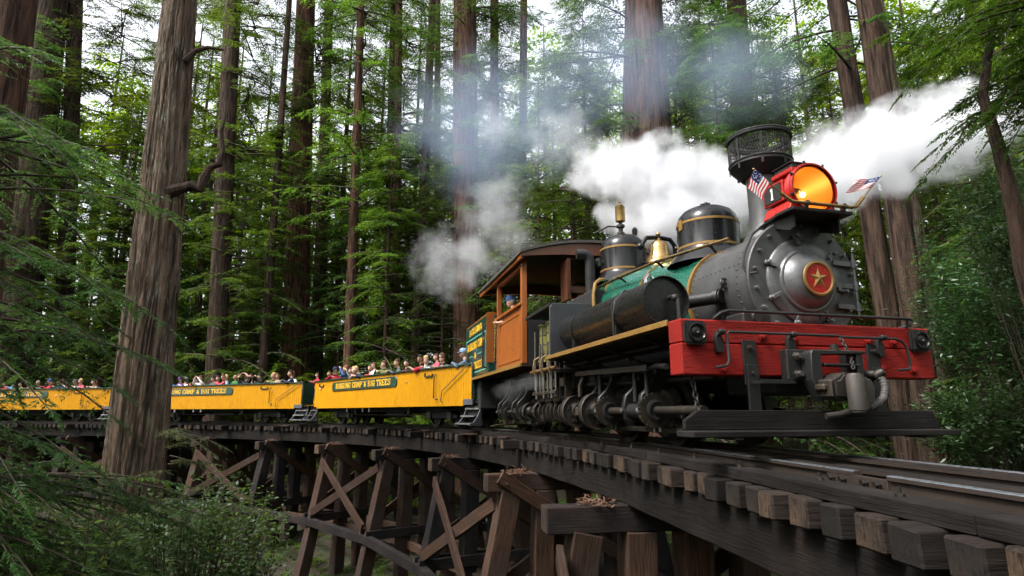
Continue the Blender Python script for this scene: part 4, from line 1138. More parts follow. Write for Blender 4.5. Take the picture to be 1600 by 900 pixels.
# --- fuel and water bunker behind the cab
TY0,TY1=7.60,11.50
LB(MB().box(-1.16,1.16,TY0,8.55,1.26,2.40),"bunker_front",M['dgreen'],bevel=.01)
tk2=LB(MB().box(-1.32,1.32,8.56,TY1,1.262,2.62),"bunker",M['dgreen'],bevel=.02)
LB(MB().box(-1.30,1.30,8.60,11.46,2.621,2.66),"bunker_rim",M['orange'],tk2,bevel=.006)
LB(MB().box(-1.36,1.36,8.54,8.56,1.5,2.64),"bunker_end_board",M['orange'],tk2)
mb=MB()
xf=-1.322
kk=dict(u=(0,-1,0),v=(0,0,1),nrm=(-1,0,0))
def T(txt,yc,z,h,w): lettering(mb,txt,(xf,yc+w/2,z),kk['u'],kk['v'],kk['nrm'],h,w=w,thick=.2)
T("DIXIANA",10.08,2.35,.16,1.6)
T("ROARING CAMP",10.05,1.96,.19,2.2); T("&",10.05,1.72,.15,.22); T("BIG TREES",10.05,1.45,.18,1.7)
LB(mb,"bunker_lettering",M['gyel'],tk2,smooth=False)["kind"]="stuff"
mb=MB()
for (y0,y1,z0,z1) in ((8.78,8.805,1.36,2.26),(11.30,11.325,1.36,2.26),(8.806,11.299,2.235,2.26),(8.806,11.299,1.36,1.385),(9.25,9.75,1.79,1.81),(10.4,10.9,1.79,1.81)):
    mb.box(xf-.004,xf+.002,y0,y1,z0,z1)
o=LB(mb,"pinstripe",M['aqua'],tk2,smooth=False)
gr=LB(MB().tube([(-1.30,8.68,2.38),(-1.40,8.68,2.36),(-1.41,8.68,2.30),(-1.41,8.68,1.46),(-1.40,8.68,1.40),(-1.30,8.68,1.38)],.018,8),"grab_iron",M['steel'],tk2)
LB(MB().tube([(-1.30,7.75,2.42),(-1.33,7.75,2.40),(-1.33,7.75,1.46),(-1.28,7.75,1.44)],.026,10),"bunker_handrail",M['brass'])
for z in (1.44,2.42): LB(MB().lathe((-1.33,7.75,z-.03),(0,0,1),[(.04,0),(.04,.05)],n=10),"rail_socket",M['steel'])
LB(MB().box(-1.36,-.6,5.5,11.52,RBZ-.02,RBZ+.03),"cab_deck",M['floorw'])
LB(MB().box(-1.40,-1.362,5.46,11.55,RBZ-.03,RBZ+.035),"edge_strip",M['gold'],bevel=.004)
LB(MB().box(.6,1.36,5.5,11.52,RBZ-.02,RBZ+.03),"cab_deck",M['floorw'])
LB(MB().box(-1.25,1.25,9.7,11.5,.48,1.16),"rear_apron",M['black'],bevel=.02)
LB(MB().box(-1.1,1.1,11.2,11.6,.62,.98),"rear_coupler_beam",M['black'],bevel=.02)
# --- little flags
def flagmat():
    m,N,L,b=nmat("flag_cloth")
    uv=N.new("ShaderNodeUVMap"); sx=N.new("ShaderNodeSeparateXYZ"); L.new(uv.outputs[0],sx.inputs[0])
    a=N.new("ShaderNodeMath"); a.operation='MULTIPLY'; a.inputs[1].default_value=6.5; L.new(sx.outputs[1],a.inputs[0])
    fr_=N.new("ShaderNodeMath"); fr_.operation='FRACT'; L.new(a.outputs[0],fr_.inputs[0])
    g=N.new("ShaderNodeMath"); g.operation='GREATER_THAN'; g.inputs[1].default_value=.5; L.new(fr_.outputs[0],g.inputs[0])
    stripes=_mix(N,L,g.outputs[0],(.55,.015,.03),(.8,.8,.8))
    lx=N.new("ShaderNodeMath"); lx.operation='LESS_THAN'; lx.inputs[1].default_value=.42; L.new(sx.outputs[0],lx.inputs[0])
    gy=N.new("ShaderNodeMath"); gy.operation='GREATER_THAN'; gy.inputs[1].default_value=.46; L.new(sx.outputs[1],gy.inputs[0])
    an=N.new("ShaderNodeMath"); an.operation='MULTIPLY'; L.new(lx.outputs[0],an.inputs[0]); L.new(gy.outputs[0],an.inputs[1])
    vo=N.new("ShaderNodeTexVoronoi"); vo.inputs["Scale"].default_value=16; L.new(uv.outputs[0],vo.inputs["Vector"])
    st_=N.new("ShaderNodeMath"); st_.operation='LESS_THAN'; st_.inputs[1].default_value=.28; L.new(vo.outputs[0],st_.inputs[0])
    canton=_mix(N,L,st_.outputs[0],(.012,.02,.09),(.75,.75,.78))
    L.new(_mix(N,L,an.outputs[0],stripes,canton),b.inputs["Base Color"])
    b.inputs["Roughness"].default_value=.75
    t=N.new("ShaderNodeBsdfTranslucent"); L.new(b.inputs["Base Color"].links[0].from_socket,t.inputs[0])
    mx=N.new("ShaderNodeMixShader"); mx.inputs[0].default_value=.3; L.new(b.outputs[0],mx.inputs[1]); L.new(t.outputs[0],mx.inputs[2]); L.new(mx.outputs[0],N["Material Output"].inputs[0])
    return m
FLAGM=flagmat()
def make_flag(p0,p1,f0,f1,fly,sag,label):
    """pole p0->p1 in loco coordinates; hoist from f0 to f1 along the pole, cloth flying along 'fly'"""
    Lm=Matrix.Translation(LO.location)@Matrix.Rotation(R(14.257),4,'Z')
    p0,p1=Lm@Vector(p0),Lm@Vector(p1); fly=Lm.to_3x3()@Vector(fly)
    e=empty("flag",p0); tag(e,label,"flag","small flags on the headlamp bar")
    MB().cyl((0,0,0),p1-p0,.007,n=8).build("flag_pole",M['brass'],e)
    MB().ball(p1-p0,.012).build("pole_tip",M['brass'],e)
    nu,nv=14,8; vs=[];uv=[];fs=[]
    a,b_=p0.lerp(p1,f0),p0.lerp(p1,f1)
    side=(b_-a).cross(fly).normalized()
    for i in range(nu+1):
        for j in range(nv+1):
            u,v=i/nu,j/nv
            p=a.lerp(b_,v)+fly*u+side*.02*math.sin(u*7+v*2)+Vector((0,0,-sag*u*u))
            vs.append(p-p0); uv.append((u,v))
    for i in range(nu):
        for j in range(nv): fs.append((i*(nv+1)+j,(i+1)*(nv+1)+j,(i+1)*(nv+1)+j+1,i*(nv+1)+j+1))
    mb=MB().add(vs,fs); me=bpy.data.meshes.new("flag_cloth"); me.from_pydata(mb.v,[],mb.f); me.materials.append(FLAGM)
    ul=me.uv_layers.new(name="UVMap")
    for l in me.loops: ul.data[l.index].uv=uv[l.vertex_index]
    me.polygons.foreach_set("use_smooth",[True]*len(me.polygons))
    link("flag_cloth",me,e)
make_flag((XH-.46,.015,2.495),(XH-.72,.06,2.74),.42,.98,(-.09,.02,-.17),.02,"small striped flag on the bar beside the smokestack, stripes hanging down")
make_flag((XH+.485,-.02,2.525),(XH+.74,-.02,2.78),.42,.98,(-.30,.03,-.05),.02,"small striped flag streaming toward the headlamp over the right end of the brass bar")
# ------------------------------------------------------------------ excursion cars
CAR_L = 11.0
def car_frame(s0):
    a, b = trk(s0), trk(s0 + CAR_L + .05)
    d = (b - a); rz = math.atan2(-d.x, d.y)
    return a, rz
def siding(x, y0, y1, z0, z1, sg, pitch=.115, notch=None):
    """vertical tongue-and-groove boards in one grooved sheet"""
    n = int(round((y1-y0)/pitch)); ys = []
    for k in range(n):
        a = y0+(y1-y0)*k/n; b = y0+(y1-y0)*(k+1)/n
        ys += [(a, .009), (a+.009, 0), (b-.009, 0)]
    ys.append((y1, .009))
    vs, fs = [], []
    for (y, d) in ys:
        zz = z0
        vs += [(x - sg*d, y, zz), (x - sg*d, y, z1), (x - sg*.04, y, z1), (x - sg*.04, y, zz)]
    for i in range(len(ys)-1):
        for k in range(4): fs.append((i*4+k, i*4+(k+1)%4, (i+1)*4+(k+1)%4, (i+1)*4+k))
    fs += [(0,1,2,3), tuple(len(vs)-4+k for k in (3,2,1,0))]
    return MB().add(vs, fs)
def steps(c, y, flip):
    """side steps hung at a car end: two curved cheeks and three treads"""
    sg = -1 if flip else 1
    cheek = [(0,.66),(.30,.66),(.30,.60),(.16,.50),(.10,.36),(.02,.22),(-.10,.16),(-.10,.09),(.30,.07),(.46,.10),(.50,.20),(.50,.66)]
    st = MB().prism([(.0,.66),(.06,.66),(.06,.60),(-.02,.48),(-.10,.30),(-.22,.16),(-.34,.13),(-.34,.07),(.02,.07),(.06,.10)],(-1.02,y,0),(1,0,0),(0,0,1),(0,.025,0)).build("step_cheek", M['grey'], c, bevel=.006)
    MB().prism([(.0,.66),(.06,.66),(.06,.60),(-.02,.48),(-.10,.30),(-.22,.16),(-.34,.13),(-.34,.07),(.02,.07),(.06,.10)],(-1.02,y+sg*.62,0),(1,0,0),(0,0,1),(0,.025,0)).build("step_cheek", M['grey'], c, bevel=.006)
    a, b = sorted((y+.028, y+sg*.62-.002)) if sg > 0 else sorted((y-.002, y+sg*.62+.028))
    for (x0, x1, z) in ((-1.32,-1.08,.11),(-1.20,-1.0,.29),(-1.06,-.94,.47)):
        MB().box(x0, x1, a, b, z, z+.03).build("step_tread", M['grey'], c, bevel=.006)
        MB().box(x0-.012, x0-.001, a, b, z-.004, z+.032).build("tread_nosing", M['bright'], c)
    MB().box(-1.0,-.97, a, b, .12,.55).build("step_riser", M['black'], c)
def car(s0, label, first):
    o, rz = car_frame(s0)
    c = empty("excursion_car", o, rz); tag(c, label, "railway car", "yellow open excursion cars")
    zb, zt = .558, 1.565
    for sg in (-1, 1):
        x = sg*1.06
        siding(x, .42 if sg < 0 else .05, CAR_L-.30, zb, zt, sg).build("side_panel", M['yellow'], c, smooth=False)
        if sg < 0:
            siding(x, .06, .418, .70, zt, sg).build("side_panel", M['yellow'], c, smooth=False)
            siding(x, CAR_L-.298, CAR_L-.02, .62, zt, sg).build("side_panel", M['yellow'], c, smooth=False)
        MB().box(x-.055, x+.055, .02, CAR_L, zt+.002, zt+.042).build("top_rail", M['dgreen'], c, bevel=.008)
        MB().box(x-sg*.045-.03, x-sg*.045+.03, .1, CAR_L-.1, .60, .70).build("side_sill", M['black'], c)
    for y in (.04, CAR_L-.04):
        MB().box(-1.0,-.42, y-.02, y+.02, .70, 1.56).build("end_panel", M['dgreen'], c, bevel=.004)
        MB().box(.42,1.0, y-.02, y+.02, .70, 1.56).build("end_panel", M['dgreen'], c, bevel=.004)
    MB().box(-1.0,1.0,-.25,CAR_L+.25,.62,.68).build("floor", M['guardw'], c)
    # sign board with lettering
    y0, y1, z0, z1 = 4.05, 9.15, 1.16, 1.47
    pl = [(y0,z0+.08),(y0+.06,z0),(y1-.06,z0),(y1,z0+.08),(y1,z1-.08),(y1-.06,z1),(y0+.06,z1),(y0,z1-.08)]
    sb_ = MB().prism(pl,(-1.062,0,0),(0,1,0),(0,0,1),(-.03,0,0)).build("sign_board", M['dgreen'], c, bevel=.006)
    mb = MB(); lettering(mb, "ROARING CAMP & BIG TREES", (-1.093, y1-.36, z0+.07), (0,-1,0), (0,0,1), (-1,0,0), .19, w=4.35, thick=.22, depth=.004, gap=.14)
    lt = mb.build("sign_lettering", M['gyel'], sb_, smooth=False); lt["kind"] = "stuff"
    # lantern brackets, grab irons and slanting handrails
    for y in (2.15, CAR_L-.75):
        MB().box(-1.10,-1.064,y-.22,y+.22,1.36,1.385).box(-1.10,-1.064,y-.22,y-.19,1.387,1.44).box(-1.10,-1.064,y+.19,y+.22,1.387,1.47).build("lantern_bracket", M['dgreen'], c)
    MB().tube([(-1.06,1.76,1.40),(-1.12,1.76,1.39),(-1.12,1.78,1.30),(-1.12,1.78,.78),(-1.12,1.70,.74),(-1.06,1.66,.74)],.014,6).build("grab_iron", M['steel'], c)
    MB().tube([(-1.06,1.42,.66),(-1.12,1.42,.68),(-1.12,1.36,.95),(-1.12,.2,1.54),(-1.08,.12,1.58)],.014,6).build("slanting_handrail", M['grey'], c)
    MB().tube([(-1.06,.12,1.60),(-1.08,.06,1.62),(-1.08,.0,1.56),(-1.08,.0,.86),(-1.04,.02,.84)],.016,6).build("grab_iron", M['grey'], c)
    # end platform railings
    for y in (-.14, CAR_L+.14):
        MB().tube([(-.40,y,.68),(-.40,y,1.50),(-.36,y,1.55),(.36,y,1.55),(.40,y,1.50),(.40,y,.68)],.018,8).build("platform_rail", M['grey'], c)
        for x in (-.2,0,.2): MB().cyl((x,y,.68),(x,y,1.545),.01,n=8).build("rail_bar", M['grey'], c)
    steps(c, .30, True); steps(c, CAR_L-.32, False)
    MB().box(-1.08,-1.03,-.02,.40,.575,.72).build("step_box", M['grey'], c, bevel=.006)
    # benches
    for y in np.arange(1.0, CAR_L-.6, 1.15):
        b = MB().box(-.95,.95,float(y)-.17,float(y)+.17,1.03,1.07).build("bench", M['stepw'], c)
        MB().box(-.95,.95,float(y)+.175,float(y)+.205,1.06,1.42).build("bench_back", M['stepw'], b)
    # underframe
    for x in (-.55,.55): MB().box(x-.08,x+.08,.1,CAR_L-.1,.42,.60).build("under_sill", M['black'], c)
    for x in (-.75,.75): MB().tube([(x,.9,.5),(x,3.6,.32),(x,7.4,.32),(x,10.1,.5)],.016,6).build("truss_rod", M['grime'], c)
    MB().cyl((-.35,4.6,.40),(-.35,5.8,.40),.16).build("brake_reservoir", M['black'], c)
    for y in (3.6, 7.4): MB().box(-.9,.9,y-.06,y+.06,.36,.52).build("needle_beam", M['black'], c)
    for y in (6.1,6.6,7.9): MB().box(-1.0,-.97,y-.04,y+.04,.42,.55).build("hanger_plate", M['bright'], c)
    for yc in (2.1, CAR_L-2.1):
        t = empty("car_truck", (0,yc,0), 0, c)
        for dy in (-.55,.55):
            MB().cyl((-.7,dy,.30),(.7,dy,.30),.05).build("axle", M['grime'], t)
            for sx in (-1,1):
                MB().lathe((sx*.475,dy,.305),(sx,0,0),[(.08,-.08),(.08,-.02),(.24,-.02),(.25,-.07),(.335,-.07),(.33,-.045),(.305,-.04),(.302,.05),(.25,.055),(.24,.0),(.08,.02)],n=28).build("wheel", M['grime'], t)
        for sx in (-1,1):
            MB().prism([(-.85,.24),(.85,.24),(.85,.34),(.5,.40),(.3,.52),(-.3,.52),(-.5,.40),(-.85,.34)],(sx*.68-.03,0,0),(0,1,0),(0,0,1),(.06,0,0)).build("side_frame", M['black'], t, bevel=.01)
            for dy in (-.55,.55): MB().box(sx*.68-.09,sx*.68+.09,dy-.10,dy+.10,.20,.42).build("journal_box", M['grime'], t, bevel=.015)
        MB().box(-.7,.7,-.16,.16,.40,.56).build("bolster", M['black'], t)
    return c
CARS = [car(13.9, "yellow open excursion car coupled right behind the locomotive bunker", 0),
        car(26.25, "middle yellow excursion car, partly behind the big lichen-streaked redwood trunk", 1),
        car(38.95, "last yellow excursion car at the far end of the train, behind dark boughs", 2)]
# ------------------------------------------------------------------ people
def solid(name, col, rough=.75):
    m, N, L, b = nmat(name)
    n = _noise(N, L, 18, 4, .6)
    L.new(_mix(N, L, n, tuple(c*.65 for c in col), tuple(min(1,c*1.2) for c in col)), b.inputs["Base Color"])
    b.inputs["Roughness"].default_value = rough; b.inputs["Specular IOR Level"].default_value = .25
    return m
SK = [solid("skin_light",(.52,.30,.21),.5), solid("skin_tan",(.36,.19,.12),.5), solid("skin_fair",(.60,.37,.28),.5)]
HA = {'brown': solid("hair_brown",(.07,.035,.018)), 'dark': solid("hair_dark",(.018,.013,.011)), 'blond': solid("hair_blond",(.42,.28,.12)), 'grey': solid("hair_grey",(.3,.29,.28)), 'red': solid("hair_red",(.18,.06,.025))}
CL = {}
def cloth(k):
    pal = {'navy':(.018,.025,.06),'black':(.012,.012,.013),'grey':(.10,.11,.125),'blue':(.04,.09,.26),'red':(.42,.015,.03),'crimson':(.30,.012,.03),'olive':(.11,.12,.035),'white':(.65,.65,.65),
           'pink':(.62,.10,.14),'purple':(.12,.03,.2),'tan':(.30,.22,.15),'slate':(.11,.15,.21),'maroon':(.09,.012,.02),'teal':(.03,.16,.16),'jean':(.04,.06,.12),'green':(.04,.16,.05),'lightblue':(.22,.33,.5),'brown':(.09,.05,.03)}
    if k not in CL: CL[k] = solid("cloth_"+k, pal[k])
    return CL[k]
EYE = solid("eye_dark",(.01,.008,.008),.3)
def skin_body(pose):
    """seated or standing figure grown from a jointed skeleton; facing +Y, pelvis at the origin"""
    ln = pose.get('lean', 0.0); 
    def tl(p):   # lean the upper body forward about the pelvis
        x, y, z = p; c, s = math.cos(ln), math.sin(ln)
        return Vector((x, y*c + z*s, -y*s + z*c))
    V, Rr, Tg, E = [], [], [], []
    def add(p, r, t, par=None):
        V.append(Vector(p)); Rr.append(r if isinstance(r, tuple) else (r, r)); Tg.append(t)
        if par is not None: E.append((par, len(V)-1))
        return len(V)-1
    pel = add((0,0,0),(.145,.11),2)
    bel = add(tl((0,.0,.16)),(.135,.105),1,pel)
    ch = add(tl((0,.0,.33)),(.17,.12),1,bel)
    nb = add(tl((0,-.01,.47)),(.085,.075),1,ch)
    nk = add(tl((0,.0,.555)),(.052,.055),0,nb)
    hd = add(tl((0,.015,.62)),(.055,.06),0,nk)
    for s, arm in ((-1, pose['L']), (1, pose['R'])):
        sh = add(tl((s*.165,-.005,.44)),(.078,.078),1,ch)
        el = add(arm[0],(.054,.054),pose.get('sleeve',1),sh)
        wr = add(arm[1],(.030,.026),0 if pose.get('bare') else pose.get('sleeve',1),el)
        d = (Vector(arm[1])-Vector(arm[0])).normalized()
        if len(arm) > 2: d = Vector(arm[2]).normalized()
        pm = add(Vector(arm[1])+d*.06,(.034,.018),0,wr)
        sd = d.cross(Vector((0,0,1))); sd = sd.normalized() if sd.length > .1 else Vector((1,0,0))
        up = sd.cross(d)
        for k, (o, L_) in enumerate(((-.027,.055),(-.009,.07),(.009,.066),(.026,.05))):
            f1 = add(Vector(arm[1])+d*(.085+L_*.45)+sd*o-up*.004,(.0095,.0095),0,pm)
            add(Vector(arm[1])+d*(.085+L_)+sd*o*1.1-up*.022,(.008,.008),0,f1)
        th = add(Vector(arm[1])+d*.06-sd*.045*s-up*.008,(.011,.011),0,pm)
        add(Vector(arm[1])+d*.10-sd*.055*s-up*.02,(.009,.009),0,th)
    for s in (-1, 1):
        if pose.get('stand'):
            hp = add((s*.09,0,-.06),(.095,.095),2,pel); kn = add((s*.10,.02,-.45),(.065,.065),2,hp); an = add((s*.10,-.01,-.82),(.042,.045),2,kn); add((s*.11,.12,-.88),(.04,.03),4,an)
        else:
            hp = add((s*.10,.04,-.05),(.09,.085),2,pel); kn = add((s*.11,.17,-.24),(.065,.065),2,hp); an = add((s*.11,.02,-.50),(.045,.045),2,kn); add((s*.11,.12,-.54),(.04,.03),4,an)
    me = bpy.data.meshes.new("b"); me.from_pydata([tuple(v) for v in V], E, [])
    ob = bpy.data.objects.new("b", me); COL.objects.link(ob)
    sm = ob.modifiers.new("s", 'SKIN'); sm.use_smooth_shade = True; sm.branch_smoothing = .6
    sv = me.skin_vertices[0].data
    for i, r in enumerate(Rr): sv[i].radius = r
    sv[0].use_root = True
    sd_ = ob.modifiers.new("d", 'SUBSURF'); sd_.levels = 1; sd_.render_levels = 1
    dg = bpy.context.evaluated_depsgraph_get(); dg.update()
    em = bpy.data.meshes.new_from_object(ob.evaluated_get(dg))
    bpy.data.objects.remove(ob, do_unlink=True)
    n = len(em.vertices); co = np.empty(n*3); em.vertices.foreach_get("co", co); co = co.reshape(-1,3)
    faces = [tuple(p.vertices) for p in em.polygons]
    sk = np.array([tuple(v) for v in V])
    cen = np.array([co[list(f)].mean(0) for f in faces])
    near = ((cen[:,None]-sk[None])**2).sum(-1).argmin(1)
    mi = [Tg[k] for k in near]
    bpy.data.meshes.remove(em)
    mb = MB(); mb.v = [tuple(v) for v in co]; mb.f = faces; mb.m = mi
    # head with jaw, nose, brow and ears
    hc = tl((0,.03,.675)); yaw = pose.get('yaw',0); pt = pose.get('nod',0)
    Rm = Matrix.Rotation(yaw,3,'Z') @ Matrix.Rotation(-pt,3,'X')
    n_, m_ = 24, 18; vs = []; fs = []
    for i in range(m_+1):
        t = math.pi*i/m_
        for k in range(n_):
            a = 2*math.pi*k/n_
            x, y, z = max(math.sin(t),1e-3)*math.cos(a), max(math.sin(t),1e-3)*math.sin(a), math.cos(t)
            jaw = max(0,-z); X = x*.077*(1-.28*jaw); Y = y*.096*(1-.12*jaw)+(.012*jaw if y>0 else -.01*jaw*0); Z = z*.125
            if y > 0:
                g = math.exp(-((X/.013)**2)-((Z+.022)/.026)**2)*.022; Y += g
                Y += -.008*math.exp(-(((abs(X)-.03)/.016)**2)-((Z-.012)/.016)**2)
                Y += .005*math.exp(-((X/.022)**2)-((Z+.062)/.010)**2)
            if abs(y) < .35 and abs(z) < .25: X += math.copysign(.012*math.exp(-(z/.16)**2-(y/.2)**2), x)
            vs.append(hc + Rm @ Vector((X,Y,Z)))
    for i in range(m_):
        for k in range(n_): fs.append((i*n_+k,(i+1)*n_+k,(i+1)*n_+(k+1)%n_,i*n_+(k+1)%n_))
    mb.add(vs, fs, 0)
    for s in (-1,1): mb.ball(hc+Rm@Vector((s*.03,.082,.012)),.011,8,6,3)
    mb.ball(hc+Rm@Vector((0,.089,-.058)),.012,8,4,3,(1.6,.5,.35))
    me = bpy.data.meshes.new("person_body"); me.from_pydata(mb.v, [], mb.f)
    for k in range(5): me.materials.append(EYE)
    me.polygons.foreach_set("material_index", mb.m); me.polygons.foreach_set("use_smooth",[True]*len(mb.f)); me.update()
    return me, hc, Rm
rest = lambda s: [(s*.27,.08,.20),(s*.20,.28,.10)]
POSES = {
 'sit':   dict(L=rest(-1), R=rest(1)),
 'rail':  dict(L=[(-.30,.16,.30),(-.10,.36,.44),(1,.2,-.15)], R=[(.30,.16,.30),(.12,.38,.45),(-1,.2,-.15)], lean=.18, bare=True),
 'railc': dict(L=[(-.30,.16,.30),(-.12,.36,.44),(1,.2,-.15)], R=[(.30,.16,.30),(.14,.38,.44),(-1,.2,-.15)], lean=.12, yaw=.5),
 'lean':  dict(L=[(-.34,.22,.34),(-.30,.44,.40),(.1,.6,-.5)], R=[(.32,.20,.34),(.06,.42,.44),(-1,.1,0)], lean=.45, bare=True, nod=-.3),
 'photo': dict(L=[(-.30,.16,.42),(-.10,.26,.68),(.6,.1,.5)], R=[(.30,.16,.42),(.10,.26,.68),(-.6,.1,.5)], lean=.05),
 'raise': dict(L=[(-.36,.10,.56),(-.14,.18,.76),(.8,.1,.4)], R=[(.36,.10,.56),(.14,.18,.76),(-.8,.1,.4)], bare=True),
 'turn':  dict(L=rest(-1), R=[(.30,.18,.30),(.12,.36,.44),(-1,.2,-.15)], yaw=-.7),
 'turn2': dict(L=[(-.30,.18,.30),(-.12,.36,.44),(1,.2,-.15)], R=rest(1), yaw=.7, nod=.1),
 'stand': dict(L=[(-.25,.10,.22),(-.18,.28,.32),(.3,.9,.1)], R=[(.25,.10,.22),(.18,.28,.34),(-.3,.9,.1)], stand=True, bare=True),
 'drive': dict(L=[(-.26,.12,.22),(-.16,.32,.22),(.3,1,0)], R=[(.30,.18,.27),(.16,.42,.29),(-.6,.7,-.1)], lean=.15, bare=True, yaw=-.25, nod=.15),
}
_pm = {}
def hair_mesh(kind):
    mb = MB(); n_, m_ = 20, 12; vs=[]; fs=[]
    rr = random.Random(hash(kind) % 1000 if False else len(kind)*7)
    for i in range(m_+1):
        t = math.pi*i/m_*(.62 if kind=='short' else .86)
        for k in range(n_):
            a = 2*math.pi*k/n_
            x,y,z = max(math.sin(t),1e-3)*math.cos(a), max(math.sin(t),1e-3)*math.sin(a), math.cos(t)
            if y > 0: z = max(z, .30+.25*y)                     # hairline clears the face
            q = 1+.05*math.sin(a*7+z*9)+.04*rr.uniform(-1,1)
            vs.append((x*.088*q, y*.104*q-.006, z*.134*q+.004))
    for i in range(m_):
        for k in range(n_): fs.append((i*n_+k,(i+1)*n_+k,(i+1)*n_+(k+1)%n_,i*n_+(k+1)%n_))
    mb.add(vs,fs)
    me = bpy.data.meshes.new("hair"); me.from_pydata(mb.v,[],mb.f); me.materials.append(EYE)
    me.polygons.foreach_set("use_smooth",[True]*len(mb.f)); return me
def cap_mesh():
    mb = MB().lathe((0,-.004,.035),(0,0,1),[(.094,-.01),(.097,.02),(.09,.07),(.06,.098),(.005,.108)],n=20,close=False)
    mb.prism([(-.07,0),(-.06,.06),(-.03,.085),(.03,.085),(.06,.06),(.07,0)],(0,.07,.03),(1,0,0),(0,1,-.18),(0,0,.008))
    return mb.mesh("cap", EYE, angle=60)
def hat_mesh():
    mb = MB().lathe((0,-.002,.04),(0,0,1),[(.165,-.012),(.17,0),(.10,.008),(.092,.05),(.075,.085),(.005,.095)],n=24,close=False)
    return mb.mesh("hat", EYE, angle=60)
HM = {'short': hair_mesh('short'), 'long': hair_mesh('longer')}
CAPM, HATM = cap_mesh(), hat_mesh()
def objmat(o, mats):
    for i, m in enumerate(mats):
        sl = o.material_slots[i]; sl.link = 'OBJECT'; sl.material = m
def person(loc, rz, pose, shirt, label, hair='brown', hs='short', cap=None, hat=None, skin=0, sc=1.0, legs='jean', parent_m=None, group=None):
    if pose not in _pm: _pm[pose] = skin_body(POSES[pose])
    me, hc, Rm = _pm[pose]
    e = bpy.data.objects.new("person", me); COL.objects.link(e)
    M4 = (parent_m or Matrix()) @ Matrix.Translation(loc) @ Matrix.Rotation(rz,4,'Z') @ Matrix.Scale(sc,4)
    e.matrix_world = M4; e.matrix_basis = M4
    objmat(e, [SK[skin], cloth(shirt), cloth(legs), EYE, cloth('black')])
    tag(e, label, "person", group)
    hm = link("hair", HM[hs], e); hm.matrix_basis = Matrix.Translation(hc) @ Rm.to_4x4(); objmat(hm, [HA[hair]])
    if cap or hat:
        c_ = link("cap" if cap else "hat", CAPM if cap else HATM, e); c_.matrix_basis = Matrix.Translation(hc) @ Rm.to_4x4(); objmat(c_, [cloth(cap or hat)])
    if pose in ('photo','raise'):
        a = hc + Rm @ Vector((0,.15,.0)); 
        k = MB().box(-.055,.055,-.025,.025,-.035,.035).cyl((0,.024,0),(0,.07,0),.026).build("camera_in_hand", M['black'], e, bevel=.006)
        k.matrix_basis = Matrix.Translation(a) @ Rm.to_4x4()
    return e
def carm(i): 
    c = CARS[i]; return Matrix.Translation(c.location) @ Matrix.Rotation(c.rotation_euler.z,4,'Z')
